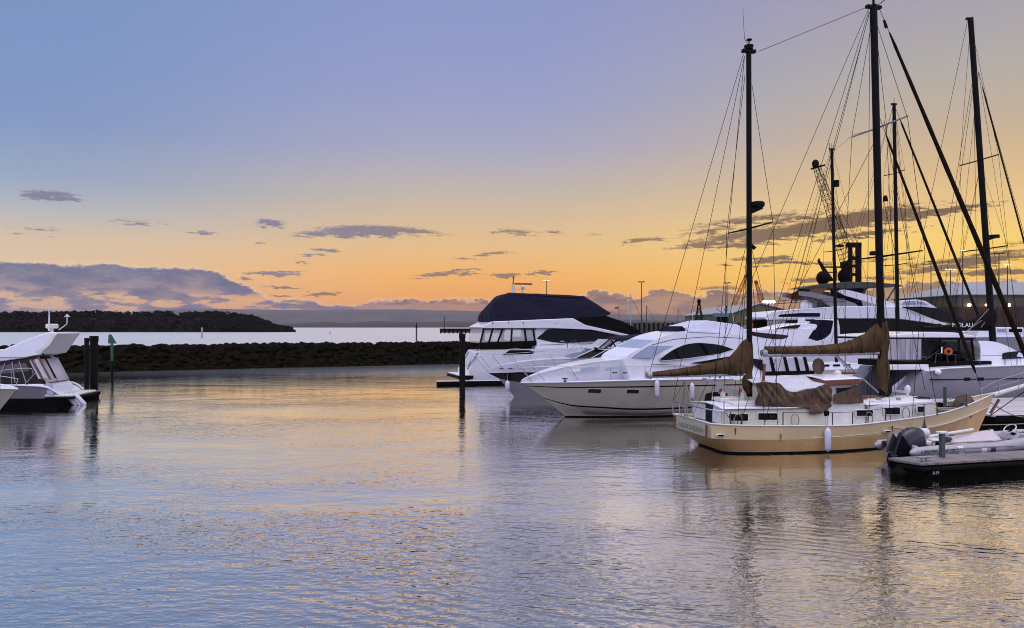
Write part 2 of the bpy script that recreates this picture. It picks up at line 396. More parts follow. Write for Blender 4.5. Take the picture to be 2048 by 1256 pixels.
gapc = node('ShaderNodeFloatCurve'); gm = gapc.mapping; gv = gm.curves[0]     # height band where the bank breaks open
for i, p in enumerate([(0, .1), (.18, .5), (.30, 1.0), (.50, 1.0), (.66, .25), (1, 0)]):
    if i > 1: gv.points.new(*p)
    else: gv.points[i].location = p
gm.update(); gapc.inputs['Factor'].default_value = 1
LK.new(mrange(EL, 0.3, 3.6, 0, 1, False), gapc.inputs['Value'])
gap = mth('MULTIPLY', mrange(n2, 0.46, 0.55), mth('MULTIPLY', gapc.outputs[0], mrange(AZ, -10, -20, 0.25, 1.0)))
bank = mth('MULTIPLY', bank, mth('SUBTRACT', 1.0, mth('MULTIPLY', gap, 0.9)))
# single clouds: (px, py, half width px, half height px, tilt deg, weight)
CL = [(98, 391, 66, 14, -1, .9), (140, 397, 30, 7, 3, .6), (541, 446, 32, 10, 3, 1), (735, 462, 110, 15, -1, 1.1), (640, 468, 75, 8, -3, .8), (830, 463, 60, 7, 3, .8), (690, 470, 80, 9, 0, .7), (1030, 463, 50, 7, 3, .6), (1108, 464, 24, 6, 0, .5), (1185, 470, 16, 8, 0, .35),
      (1288, 480, 46, 6, -4, .9), (985, 507, 38, 5, -6, .8), (928, 517, 24, 3, 0, .7), (925, 541, 46, 4, -4, .9), (870, 549, 48, 4, -5, 1), (935, 548, 36, 4, 0, .9), (1010, 551, 38, 6, -2, 1), (1085, 545, 36, 4, -5, 1), (1060, 549, 26, 3, -5, .7),
      (652, 500, 30, 5, 4, .8), (622, 510, 28, 3, -4, .9), (606, 525, 18, 3, 0, .9), (520, 485, 14, 3, 0, .9), (412, 465, 34, 4, 3, .6), (545, 545, 66, 4, -3, .9), (560, 549, 52, 4, -3, .8), (488, 557, 16, 6, 0, .6), (576, 576, 42, 3, 4, .9), (648, 588, 40, 4, -4, 1), (560, 592, 26, 2.5, 0, .8),
      (270, 444, 60, 10, 0, .35), (80, 458, 60, 10, 0, .35),
      (1500, 470, 140, 16, -6, .9), (1680, 446, 170, 22, -8, 1.25), (1560, 468, 110, 16, -8, 1.1), (1850, 428, 150, 10, -5, 1.1), (1420, 462, 80, 10, -6, .55), (1500, 440, 130, 12, -5, .65), (1590, 437, 90, 10, -6, .6), (1400, 490, 60, 9, -4, .9), (1480, 490, 90, 7, -3, .7), (1720, 470, 110, 9, -5, .8),
      (1545, 520, 46, 10, -8, 1), (1500, 518, 50, 5, 0, .9), (1590, 525, 90, 4, 3, .8), (1455, 530, 18, 3, 0, .7), (1760, 520, 70, 6, -3, .5), (1940, 522, 150, 12, -3, .95), (1990, 508, 90, 8, -4, .8), (1890, 536, 90, 9, -3, .9), (2010, 545, 120, 10, 0, 1), (1830, 545, 60, 7, 0, .6), (2080, 480, 90, 9, -5, .6), (1620, 560, 60, 6, 0, .7), (1760, 556, 80, 6, 0, .6), (1450, 575, 60, 5, 0, .6)]
wu = mth('ADD', AZ, mth('MULTIPLY', mth('SUBTRACT', n1, 0.5), 1.6)); wv = mth('ADD', EL, mth('MULTIPLY', mth('SUBTRACT', n3, 0.5), 0.9))
WV = comb(wu, wv)
acc = None
for px, py, rx, ry, tl, wt in CL:
    mp = node('ShaderNodeMapping', vector_type='TEXTURE'); LK.new(WV, mp.inputs[0])
    k = math.cos(R(az(px)))
    mp.inputs['Location'].default_value = (az(px), el(px, py), 0)
    mp.inputs['Rotation'].default_value = (0, 0, -R(tl))
    mp.inputs['Scale'].default_value = (math.degrees(rx / F) * k * k * 1.12, math.degrees(ry / F) * k * .9, 1)
    ln = node('ShaderNodeVectorMath', operation='LENGTH'); LK.new(mp.outputs[0], ln.inputs[0])
    v = mth('MULTIPLY', mth('SUBTRACT', 1.15, ln.outputs['Value']), wt)
    acc = v if acc is None else mth('MAXIMUM', acc, v)
texn = mth('MULTIPLY', mth('ADD', mth('MULTIPLY', mth('SUBTRACT', n3, 0.5), 1.7), mth('MULTIPLY', mth('SUBTRACT', n4, 0.5), 1.3)), 1.0)
single = mrange(mth('ADD', acc, texn), 0.12, 0.62)
single = mth('MULTIPLY', single, mrange(absaz, 70, 55))
# colours
cloudc = mixc(mrange(AZ, -22, -2), srgb('#586289'), srgb('#745C64'))
cloudc = mixc(mrange(AZ, 6, 26), cloudc, srgb('#8A6A54'))
smallc = mixc(mrange(AZ, -20, 6), srgb('#827E98'), srgb('#8E7668')); smallc = mixc(mrange(AZ, 8, 24), smallc, srgb('#6C5544'))
smallc = mixc(mrange(EL, 2.0, 4.5), srgb('#8A6A52'), smallc)
body = mixc(mrange(dtop, 0.05, 1.3), cloudc, mixc(mrange(n1, 0.35, 0.65), cloudc, mixc(0.18, cloudc, sky)))
light = mixc(mrange(mth('ADD', mth('MULTIPLY', n2, 0.6), mth('MULTIPLY', n4, 0.4)), 0.40, 0.62), (0, 0, 0), (0.07, 0.062, 0.064))
addn = node('ShaderNodeVectorMath', operation='ADD'); LK.new(body, addn.inputs[0]); LK.new(light, addn.inputs[1])
rimf = mth('MULTIPLY', mrange(dtop, -0.12, 0.05), mth('SUBTRACT', 1.0, mrange(dtop, 0.05, 0.3)))
rims = mixc(0.4, sky, (1.0, 0.86, 0.66))
final = mixc(mth('MULTIPLY', single, 0.92), sky, smallc)
final = mixc(mth('MULTIPLY', rimf, 0.8), final, rims)
final = mixc(mth('MULTIPLY', bank, 0.93), final, addn.outputs[0])
low = mixc(mrange(EL, -25, -0.5), (0.03, 0.035, 0.035), final)
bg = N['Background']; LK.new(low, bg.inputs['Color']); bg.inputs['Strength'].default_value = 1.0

sun = bpy.data.lights.new('sun', 'SUN'); so = bpy.data.objects.new('sun', sun); COL.objects.link(so)
sun.energy = 0.06; sun.angle = R(40); sun.color = (1.0, 0.72, 0.42)
d = -Vector((math.sin(R(27)) * math.cos(R(12)), math.cos(R(27)) * math.cos(R(12)), math.sin(R(12))))
so.rotation_euler = d.to_track_quat('-Z', 'Y').to_euler(); so.location = (30, 60, 40)

# ------------------------------------------------------------------ water
def water_mat():
    m = bpy.data.materials.new('rippled_harbour_water'); m.use_nodes = True
    n = m.node_tree.nodes; l = m.node_tree.links; n.remove(n['Principled BSDF'])
    tc = n.new('ShaderNodeTexCoord')
    def nz(scale, rot, sc, detail, rough=.5):
        mp = n.new('ShaderNodeMapping'); mp.inputs['Rotation'].default_value = (0, 0, R(rot)); mp.inputs['Scale'].default_value = scale
        l.new(tc.outputs['Object'], mp.inputs[0])
        t = n.new('ShaderNodeTexNoise'); t.inputs['Scale'].default_value = sc; t.inputs['Detail'].default_value = detail; t.inputs['Roughness'].default_value = rough
        l.new(mp.outputs[0], t.inputs['Vector']); return t.outputs['Fac']
    def ma(op, a, b):
        q = n.new('ShaderNodeMath'); q.operation = op
        for i, v in enumerate((a, b)):
            if isinstance(v, (int, float)): q.inputs[i].default_value = v
            else: l.new(v, q.inputs[i])
        return q.outputs[0]
    def mr(v, a, b, c, d):
        q = n.new('ShaderNodeMapRange'); q.interpolation_type = 'SMOOTHSTEP'; l.new(v, q.inputs[0])
        for i, k in enumerate((a, b, c, d)): q.inputs[i + 1].default_value = k
        return q.outputs[0]
    patch = mr(nz((.45, 1, 1), -6, 0.10, 4, .6), 0.36, 0.62, 0.35, 1.45)
    sep = n.new('ShaderNodeSeparateXYZ'); l.new(tc.outputs['Object'], sep.inputs[0])
    openw = mr(sep.outputs['Y'], 95, 125, 1.0, 3.0)
    near = mr(sep.outputs['Y'], 13, 33, 1.2, 0.5)
    swell = ma('MULTIPLY', nz((0.55, 1, 1), -8, 0.6, 2), 0.026)
    rip = ma('MULTIPLY', nz((0.5, 1, 1), -14, 2.6, 3), 0.019)
    rip2 = ma('MULTIPLY', nz((0.45, 1, 1), 16, 4.8, 2), 0.019)
    fine = ma('MULTIPLY', nz((0.6, 1, 1), -22, 10, 2), 0.0085)
    micro = ma('MULTIPLY', nz((0.6, 1, 1), 24, 23, 2), 0.0026)
    wmp = n.new('ShaderNodeMapping'); wmp.inputs['Rotation'].default_value = (0, 0, R(24)); l.new(tc.outputs['Object'], wmp.inputs[0])
    wv = n.new('ShaderNodeTexWave'); wv.wave_type = 'BANDS'; wv.bands_direction = 'Y'; wv.inputs['Scale'].default_value = 0.95
    wv.inputs['Distortion'].default_value = 5.0; wv.inputs['Detail'].default_value = 3; wv.inputs['Detail Scale'].default_value = 1.4; l.new(wmp.outputs[0], wv.inputs['Vector'])
    wmask = ma('MULTIPLY', mr(nz((.6, 1, 1), 20, 0.22, 3), 0.42, 0.62, 0.0, 1.0), ma('MULTIPLY', mr(sep.outputs['Y'], 27, 15, 0.0, 1.0), mr(sep.outputs['X'], -6, 1, 0.15, 1.0)))
    train = ma('MULTIPLY', ma('MULTIPLY', wv.outputs['Fac'], wmask), 0.010)
    micro = ma('ADD', micro, train)
    h = ma('ADD', ma('ADD', ma('ADD', swell, rip), micro), ma('ADD', rip2, fine))
    h = ma('MULTIPLY', ma('MULTIPLY', h, patch), ma('MULTIPLY', openw, near))
    bp = n.new('ShaderNodeBump'); bp.inputs['Strength'].default_value = 1; bp.inputs['Distance'].default_value = 1.0; l.new(h, bp.inputs['Height'])
    gl = n.new('ShaderNodeBsdfGlossy'); l.new(ma('ADD', mr(sep.outputs['Y'], 60, 84, 0.03, 0.20), mr(sep.outputs['Y'], 92, 140, 0.0, 0.15)), gl.inputs['Roughness']); gl.inputs['Color'].default_value = (1.0, 0.975, 0.93, 1); l.new(bp.outputs[0], gl.inputs['Normal'])
    df = n.new('ShaderNodeBsdfDiffuse'); df.inputs['Color'].default_value = (0.030, 0.034, 0.022, 1)
    lw = n.new('ShaderNodeLayerWeight'); lw.inputs['Blend'].default_value = 0.5; l.new(bp.outputs[0], lw.inputs['Normal'])
    fac = mr(lw.outputs['Facing'], 0.44, 0.82, 0.44, 0.98)
    mx = n.new('ShaderNodeMixShader'); l.new(fac, mx.inputs[0]); l.new(df.outputs[0], mx.inputs[1]); l.new(gl.outputs[0], mx.inputs[2])
    l.new(mx.outputs[0], n['Material Output'].inputs['Surface']); return m
wm = MB(); wm.quad((-8600, -300, 0), (8600, -300, 0), (8600, 7600, 0), (-8600, 7600, 0))
tag(wm.build('water', water_mat(), smooth=0), 'rippled harbour water reflecting the sunset sky', 'water', kind='structure')

# ------------------------------------------------------------------ far land
def ridge(name, pts, t0, t1, m, label, depth_noise=0.0, n=6, base=-1.0):
    P = cr(pts, n); mb = MB(); rr = []
    for px, py in P:
        x1, z1 = gx(px, t1), gz(py, t1)
        z1 += depth_noise * mn.noise(Vector((x1 * 0.01, 1.3, 0)))
        x0 = gx(px, t0)
        rr.append([(x0, t0, base), (x0 * .8 + x1 * .2, t0 * .8 + t1 * .2, z1 * .42), (x0 * .5 + x1 * .5, (t0 + t1) / 2, z1 * .74), (x1, t1, z1), (x1 * 1.06, t1 * 1.06, base)])
    mb.rings(rr, closed=False, cap=False)
    return tag(mb.build(name, m, smooth=60), label, name.split('.')[0], kind='structure')
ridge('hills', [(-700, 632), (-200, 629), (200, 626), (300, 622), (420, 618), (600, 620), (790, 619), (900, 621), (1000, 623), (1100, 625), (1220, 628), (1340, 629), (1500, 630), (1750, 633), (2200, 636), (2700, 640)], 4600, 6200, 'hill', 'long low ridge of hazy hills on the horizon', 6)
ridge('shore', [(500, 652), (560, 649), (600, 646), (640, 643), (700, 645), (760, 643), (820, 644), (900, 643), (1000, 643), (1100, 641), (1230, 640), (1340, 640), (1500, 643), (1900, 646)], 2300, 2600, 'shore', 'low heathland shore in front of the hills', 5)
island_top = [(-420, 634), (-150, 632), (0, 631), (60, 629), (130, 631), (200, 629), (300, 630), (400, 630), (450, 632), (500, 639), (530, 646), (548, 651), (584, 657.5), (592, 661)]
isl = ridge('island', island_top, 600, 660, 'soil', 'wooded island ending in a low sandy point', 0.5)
# woodland: countless crowns in one mass, each a burst of leaf-sized faces
wood = MB(); P = cr(island_top, 12)
for i in range(2100):
    k = random.random() * (len(P) - 1.01); a = P[int(k)]; b = P[int(k) + 1]; f = k - int(k)
    px = a[0] + (b[0] - a[0]) * f; py = a[1] + (b[1] - a[1]) * f
    if px > 580: continue
    g = random.random() ** 1.1; t = 602 + 58 * g
    ztop = gz(py, 660); zg = max(0.2, ztop * (0.1 + 0.9 * g))
    x = gx(px, t); hh = random.uniform(2.2, 4.8) * (1 if px < 520 else .6)
    if px > 540: hh *= 0.6
    for j in range(42):
        q = Vector((random.gauss(0, 1), random.gauss(0, 1), random.gauss(0, 1))).normalized() * random.uniform(.5, 1)
        c = Vector((x + q.x * 3.0, t + q.y * 3.0, zg + hh * .55 + q.z * hh * .55)); s_ = random.uniform(.5, 1.0)
        e1 = Vector((random.gauss(0, 1), random.gauss(0, 1), random.gauss(0, 1))).normalized() * s_; e2 = e1.orthogonal().normalized() * s_
        o = len(wood.v); wood.v += [tuple(c + e1), tuple(c + e2), tuple(c - e1), tuple(c - e2)]; wood.f.append((o, o + 1, o + 2, o + 3))
tag(wood.build('woodland', 'leaf', smooth=0), 'dense dark pine wood covering the island', 'woodland', kind='stuff')

# breakwater: a mound with countless dumped rocks
bwA, bwB = (gx(-700, 70), 62.0), (gx(1330, 109), 109.0)
# axis chosen so that its toe runs from (150, 745) to (930, 727) in the photograph
def bw(k, off=0.0):
    a = Vector((gx(150, 79.5), 79.5)); b = Vector((gx(930, 98.6), 98.6)); dd = (b - a); ln = dd.length; dd /= ln
    nn = Vector((-dd.y, dd.x)); p = a + dd * k + nn * off; return p
mb = MB(); rr = []
for i in range(121):
    k = -30 + 110 * i / 120
    ht = 2.55 + .1 * mn.noise(Vector((k * .2, 0, 0)))
    end = min(1.0, max(0.05, (80 - k) / 8))
    rr.append([(*bw(k, o), z * end if z > 0 else z) for o, z in ((-.3, -.8), (.4, .2), (3.0, ht), (6.2, ht), (9.8, -.8))])
mb.rings(rr, closed=False, cap=False)
tag(mb.build('breakwater', 'rock', smooth=0), 'long dark rock breakwater across the harbour mouth', 'breakwater', kind='structure')
rk = MB(); t_ = (1 + 5 ** .5) / 2
ico = [Vector(p).normalized() for p in [(-1, t_, 0), (1, t_, 0), (-1, -t_, 0), (1, -t_, 0), (0, -1, t_), (0, 1, t_), (0, -1, -t_), (0, 1, -t_), (t_, 0, -1), (t_, 0, 1), (-t_, 0, -1), (-t_, 0, 1)]]
icf = [(0, 11, 5), (0, 5, 1), (0, 1, 7), (0, 7, 10), (0, 10, 11), (1, 5, 9), (5, 11, 4), (11, 10, 2), (10, 7, 6), (7, 1, 8), (3, 9, 4), (3, 4, 2), (3, 2, 6), (3, 6, 8), (3, 8, 9), (4, 9, 5), (2, 4, 11), (6, 2, 10), (8, 6, 7), (9, 8, 1)]
for i in range(3200):
    k = random.uniform(-30, 78); q = random.random()
    off, z = (random.uniform(-.2, 3.0), 0) if q < .72 else (random.uniform(3, 6.4), 2.5)
    if z == 0: z = max(0, (off - .3) / 2.7) * 2.5
    end = min(1.0, max(0.05, (80 - k) / 8)); p = bw(k, off); s_ = random.uniform(.18, .62)
    sc = Vector((random.uniform(.7, 1.4), random.uniform(.7, 1.4), random.uniform(.6, 1.0))) * s_
    rk.add([(p.x + v.x * sc.x * random.uniform(.8, 1.2), p.y + v.y * sc.y * random.uniform(.8, 1.2), z * end + v.z * sc.z) for v in ico], icf)
tag(rk.build('rocks', 'rock', smooth=0), 'heaped dark weedy rocks armouring the breakwater', 'rocks', kind='stuff')

# ------------------------------------------------------------------ marks, piles, far jetty
def post(name, label, cat, px, py0, py1, w, t=None, m='pile', group=None, top=None):
    t = t or F * CZ / (py0 - HY); x = gx(px, t); h = gz(py1, t); r = w * t / F / 2
    o = thing(name, label, cat, (x, t, 0), 0, group)
    MB().tube([(0, 0, -1), (0, 0, h)], r, 14).build('shaft', m, o)
    if top == 'cap': MB().tube([(0, 0, h - .35), (0, 0, h + .04)], r * 1.12, 14).build('cap', 'pile', o)
    if top == 'cone': MB().tube([(0, 0, h), (0, 0, h + 2.0)], r * 1.3, 10, r1=.03).build('topmark', 'black', o)
    if top == 'can': MB().tube([(0, 0, h), (0, 0, h + 1.2)], r * 1.5, 10).build('topmark', 'alu', o)
    return o
post('mooring_pile', 'tall dark mooring pile beside the white sport yacht with the raked arch', 'mooring pile', 188, 790, 673, 15, group='mooring piles', top='cap')
post('mooring_pile', 'shorter mooring pile half hidden behind a taller one by the three white fenders', 'mooring pile', 173.5, 779, 676, 9, group='mooring piles')
post('mooring_pile', 'dark mooring pile by the stern of the yacht under the navy cover', 'mooring pile', 924.5, 770, 668, 12, group='mooring piles', top='cap')
post('channel_post', 'pale channel post in front of the wooded island', 'channel post', 404, 680, 661, 2.6, 300, 'alu', 'channel posts', 'can')
post('channel_post', 'channel post with a pointed black topmark beyond the breakwater', 'channel post', 833, 690, 656, 3.2, 240, 'dsteel', 'channel posts', 'cone')
post('channel_post', 'very slender distant channel post standing alone between two larger ones', 'channel post', 660, 680, 662, 1.4, 420, 'dsteel', 'channel posts')
g = thing('channel_marker', 'green starboard hand marker with a triangular topmark near the breakwater', 'channel marker', (gx(224, 71.8), 71.8, 0))
t = 71.8
MB().tube([(0, 0, -1), (0, 0, gz(722, t))], .13, 10).build('lower_post', 'pile', g)
MB().tube([(0, 0, gz(722, t)), (0, 0, gz(684, t))], .125, 10).build('upper_post', 'green', g)
zb, zt = gz(687, t), gz(669, t)
MB().add([(-.33, -.1, zb), (.42, -.1, zb), (-.28, -.1, zt), (-.1, -.1, zt), (-.33, .1, zb), (.42, .1, zb), (-.28, .1, zt), (-.1, .1, zt)], [(0, 1, 3, 2), (4, 6, 7, 5), (0, 4, 5, 1), (1, 5, 7, 3), (3, 7, 6, 2), (2, 6, 4, 0)]).build('topmark', 'green', g)

t = 190.0; j = thing('jetty', 'dark far jetty on piles with timber fendering and a thin pole', 'jetty', (gx(880, t), t, 0))
wd = gx(1010, t) - gx(880, t); zt, zb = gz(657, t), gz(667, t)
MB().box(0, 0, zb + .2, wd, 6, zt - .25).build('deck', 'concrete', j)
MB().box(-.1, -.3, zt - .25, wd + .1, 6.2, zt).build('kerb', 'darkquay', j)
for i in range(16): MB().box(i * wd / 15.5, -.28, zb, i * wd / 15.5 + .35, -.003, zt - .26).build('fender_board', 'darkquay', j)
for i in (5.2, 11, 16): MB().tube([(i, 3, -1), (i, 3, zb + .25)], .45, 10).build('pile', 'pile', j)
MB().tube([(1.0, 1, zt), (1.0, 1, gz(633, t))], .13, 6).build('pole', 'dsteel', j)
MB().ball((10.5, 3, zt), 1.8, 1.2, .9, 10, 5, 0.0).build('heap', 'black', j)

def pontoon(name, label, fr, x0, x1, y0, y1, z, th, m_deck, m_side, group='floating pontoons'):
    r = fr.root(name, label, 'pontoon', group)
    MB().box(x0, y0, z - .1, x1, y1, z).build('deck', m_deck, r, bevel=.015)
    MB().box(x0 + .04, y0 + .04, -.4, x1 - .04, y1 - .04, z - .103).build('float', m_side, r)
    MB().box(x0 - .02, y0 - .035, z - .3, x1 + .02, y0 - .003, z - .02).build('rubbing_strake', 'rubber', r)
    return r
FP = Fr(gx(925, 62.2), 62.2, 12); pontoon('finger_pontoon', 'low narrow finger pontoon beside the yacht under the navy cover', FP, -2.1, 12, .4, 1.3, .34, .5, 'pplank', 'weed')
LPn = Fr(gx(205, 52.2), 52.2, 170); pontoon('finger_pontoon', 'dark finger pontoon ending at the mooring pile near three white fenders', LPn, -.2, 14, .5, 1.7, .5, .5, 'plank', 'weed')
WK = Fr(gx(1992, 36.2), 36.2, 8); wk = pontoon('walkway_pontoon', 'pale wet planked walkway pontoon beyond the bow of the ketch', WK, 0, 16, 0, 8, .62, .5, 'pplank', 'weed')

# near pontoon
PN = Fr(13.25, 23.95, 15)
pn = PN.root('finger_pontoon', 'near planked finger pontoon with a bollard, cleat and berth number', 'pontoon', 'floating pontoons')
x0, x1, wy = -.25, 9.0, 1.15
pr = [(0.0, 0.0), (x1, 0.0), (x1, wy), (x0, wy), (x0 - .02, .75)]
MB().add([(x, y, z) for z in (.47, .55) for x, y in pr], [tuple(range(5)), tuple(range(5, 10))] + [(i, (i + 1) % 5, 5 + (i + 1) % 5, 5 + i) for i in range(5)]).build('deck', 'plank', pn, bevel=.012)
pi = [(.05, .05), (x1 - .05, .05), (x1 - .05, wy - .05), (x0 + .06, wy - .05), (x0 + .05, .75)]
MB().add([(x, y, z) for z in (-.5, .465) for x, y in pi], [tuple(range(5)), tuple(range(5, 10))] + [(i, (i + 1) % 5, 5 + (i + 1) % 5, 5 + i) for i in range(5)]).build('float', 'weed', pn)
MB().tube([(-.27, .72, .36), (0, -.03, .36), (x1, -.03, .36)], .07, 8).build('rubbing_strake', 'rubber', pn)
text('berth_number', 'A19', .16, pn, (.62, .035, .20), (90, 0, 0), 'wletter')
cl = MB(); cl.box(.26, .22, .552, .36, .3, .67); cl.box(.44, .22, .552, .54, .3, .67); cl.box(.12, .2, .672, .68, .32, .72); cl.build('cleat', 'alu', pn, bevel=.02)
MB().tube([(-.2, .62, .2), (-.42, .62, .05)], .22, 10, r1=.2).build('end_buffer', 'rubber', pn)
px, pz = PN.X(1884, .75), 0
bo = MB(); bo.box(px - .07, .68, .552, px + .07, .82, 1.35); bo.build('pedestal', 'dgreen', pn, bevel=.01)
MB().box(px - .15, .64, 1.353, px + .15, .86, 1.43).build('pedestal_cap', 'clamp_' if False else 'white', pn, bevel=.02)

# ------------------------------------------------------------------ ketch
def ketch():
    K = Fr(11.23, 30.86, 12); S = -1
    r = K.root('sailing_ketch', 'buff steel ketch with two dark masts and tan sail covers', 'sailing boat')
    sheer = K.line([(1420, 848, 1.66), (1473, 851, 1.80), (1560, 852, 1.96), (1651, 852, 2.02), (1707, 850.6, 1.97), (1780, 842.6, 1.78), (1874, 829, 1.2), (1935, 811, .66), (1989, 787, .05)], S)
    chine = K.line([(1423, 877, 1.62), (1473, 879, 1.74), (1560, 879.5, 1.88), (1651, 877.5, 1.93), (1707, 874.5, 1.87), (1780, 868, 1.62), (1858, 859, 1.08), (1925, 838, .55), (1981, 807, .035)], S)
    wl = K.wline([(1444, 1.05), (1480, 1.42), (1560, 1.70), (1651, 1.78), (1707, 1.70), (1780, 1.38), (1850, .82), (1908, .36), (1952, .03)], S, .07)
    keel = K.wline([(1450, .95), (1484, 1.32), (1560, 1.60), (1651, 1.68), (1707, 1.60), (1780, 1.28), (1850, .74), (1905, .3), (1945, .01)], S, -.5)
    n = 5
    # topsides, lower panel
    def band(a, b, nm, m, capm=True):
        A, B = cr(a, n), cr(b, n); rr = []
        for p, q in zip(A, B): rr.append([(p[0], max(.01, p[1]), p[2]), (q[0], max(.01, q[1]), q[2])])
        mb = MB(); mb.rings(rr, closed=False, cap=False); mb.rings([[(x, -y, z) for x, y, z in q] for q in rr], closed=False, cap=False)
        p, q = A[0], B[0]; mb.quad((p[0], -p[1], p[2]), (p[0], p[1], p[2]), (q[0], q[1], q[2]), (q[0], -q[1], q[2]))
        return mb.build(nm, m, r, smooth=50)
    band(sheer, chine, 'topsides', 'cream'); band(chine, wl, 'lower_hull', 'ochre'); band(wl, keel, 'boot_stripe', 'black')
    # transom panel, pale, 4 mm proud of the plating
    a, b = sheer[0], chine[0]
    MB().add([(a[0] - .012, -a[1] + .01, a[2] - .02), (a[0] - .012, a[1] - .01, a[2] - .02), (b[0] - .012, b[1] - .01, b[2] + .01), (b[0] - .012, -b[1] + .01, b[2] + .01)], [(0, 1, 2, 3)]).build('transom', 'pale', r)
    zt = a[2]
    text('name_lettering', 'NIGHT DOLPHIN', .30, r, (a[0] - .03, -.05, zt - .36), (90, 0, -90), 'fletter', 0.95)
    text('port_lettering', 'POOLE', .15, r, (a[0] - .03, -.05, zt - .62), (90, 0, -90), 'fletter', 1.0)
    for y in (-1.42, 1.46):
        MB().box(a[0] - .06, y - .04, zt - .62, a[0] - .014, y + .05, zt - .05).build('hinge_plate', 'rust', r, bevel=.01)
    # cap rail
    rr = []
    for p in cr(sheer, n): rr.append(p)
    for s in (-1, 1): MB().tube([(x, s * max(.02, b_), z + .01) for x, b_, z in rr], .035, 6).build('cap_rail', 'offwhite', r)
    xb = sheer[-1][0]
    MB().tube([(a[0], -a[1], zt + .01), (a[0] - .03, 0, zt + .03), (a[0], a[1], zt + .01)], .035, 6).build('cap_rail', 'offwhite', r)
    deck(sheer, lambda x: .10 + .4 * max(0, min(1, (x - 3.0) / 2.2)), n).build('deck', 'offwhite', r)
    # rubbing marks and scuppers
    for px0, px1, f in ((1625, 1650, .98), (1663, 1682, .98), (1690, 1712, .98), (1716, 1738, .97), (1742, 1760, .97)):
        q0, q1 = K.L(px0, interp([(1560, 877), (1651, 875), (1780, 865.5)], px0), -1.965), K.L(px1, interp([(1560, 877), (1651, 875), (1780, 865.5)], px1), -1.95)
        yb = -interp([(p[0], p[1]) for p in chine], q0[0]) - .03
        MB().tube([(q0[0], yb, q0[2]), (q1[0], yb, q1[2])], .012, 5).build('rubbing_mark', 'offwhite', r)
    for px, py, b_ in ((1411, 866, 1.5), (1437, 869.5, 1.55), (1774, 863, 1.76)):
        q = K.L(px, py, -b_); yb = -interp([(p[0], p[1]) for p in sheer], q[0]) - .005
        if px > 1415:
            MB().box(q[0] - .16, yb - .02, q[2] - .05, q[0] + .16, yb + .08, q[2] + .05).build('scupper', 'offwhite', r, bevel=.015)
            MB().box(q[0] - .12, yb - .025, q[2] - .03, q[0] + .12, yb + .08, q[2] + .03).build('scupper_slot', 'black', r)
    # trunk cabins
    hw = 1.34
    ac = MB().prism(K.P([(1446, 850), (1446, 820), (1560, 818.5), (1652, 817), (1652, 852)], -hw), lambda x, z: hw - .08 * max(0, z - 1.3)).build('aft_cabin', 'pale', r, bevel=.04)
    for a_, b_, c_, d_ in ((1457.5, 827.4, 1496, 841.8), (1516, 826, 1554, 840)):
        MB().slab(K.P([(a_ - 2, b_ - 2), (b_ and c_ + 2, b_ - 2), (c_ + 2, d_ + 2), (a_ - 2, d_ + 2)], -hw), hw, -1, .014).build('window_frame', 'offwhite', r, bevel=.02)
        MB().slab(K.P([(a_, b_), (c_, b_), (c_, d_), (a_, d_)], -hw), hw, -1, .028).build('window', 'glass', r, bevel=.03)
    q = K.L(1446, 835, -hw); xa = q[0]
    for y0, y1, m in ((-1.25, -.55, 'tarp'), (.1, 1.25, 'tarp')): MB().box(xa - .03, y0, 1.15, xa - .005, y1, 1.80).build('door_cover', m, r, bevel=.01)
    MB().box(xa - .035, -.5, 1.15, xa - .005, .05, 1.75).build('companionway', 'navy', r)
    # roof with camber, hatches, vents
    def roofsheet(pa, pb, w0, w1, zpy, zc, nm, m='white', over=.05, thick=.04):
        qa, qb = K.L(*pa, -w0), K.L(*pb, -w1); rows = []
        for i in range(9):
            f = i / 8; x = qa[0] + (qb[0] - qa[0]) * f; z = qa[2] + (qb[2] - qa[2]) * f; ww = (w0 + (w1 - w0) * f) + over
            rows.append([(x, ww * c, z + zc * (1 - c * c)) for c in (-1, -.75, -.4, 0, .4, .75, 1)])
        return MB().rings(rows, closed=False, cap=False).build(nm, m, r, solid=thick)
    roofsheet((1443, 817), (1652, 813.5), hw, hw, 0, .12, 'cabin_roof')
    MB().tube([K.L(1453, 813, -1.15), K.L(1455, 810.5, -1.15), K.L(1576, 807, -1.15), K.L(1578, 809, -1.15)], .022, 6).build('grab_rail', 'offwhite', r)
    zr = K.L(1480, 812, -1)[2]
    def atx(px, y, z, s): x = K.X(px, y); return (x - s[0], y - s[1], z, x + s[0], y + s[1], z + s[2])
    MB().box(*atx(1455, .3, zr + .08, (.5, .4, .14))).build('hatch', 'offwhite', r, bevel=.03)
    MB().box(*atx(1484, -.6, zr + .05, (.55, .35, .09))).build('hatch', 'offwhite', r, bevel=.03)
    for px, y in ((1446, 0.2), (1486, -.1)):
        x = K.X(px, y); MB().tube([(x, y, zr + .1), (x, y, zr + .42), (x - .1, y, zr + .5)], .10, 8, r1=.13).build('vent_cowl', 'offwhite', r)
        MB().tube([(x - .10, y, zr + .50), (x - .13, y, zr + .515)], .11, 8).build('vent_mouth', 'red', r)
    # pilot house
    pw = 1.22
    MB().prism(K.P([(1652, 852), (1652, 770), (1714, 767), (1731, 808), (1731, 852)], -pw), lambda x, z: pw - .06 * max(0, z - 1.3)).build('pilothouse', 'offwhite', r, bevel=.03)
    ro = K.P([(1648, 772), (1648, 761), (1721, 757), (1723, 768)], -1.36)
    MB().prism(ro, 1.36).build('roof_edge', 'rust', r, bevel=.03)
    roofsheet((1648, 760), (1722, 756.5), 1.3, 1.3, 0, .1, 'pilothouse_roof', thick=.03)
    zr2 = K.L(1680, 758, -1.3)[2] + .08
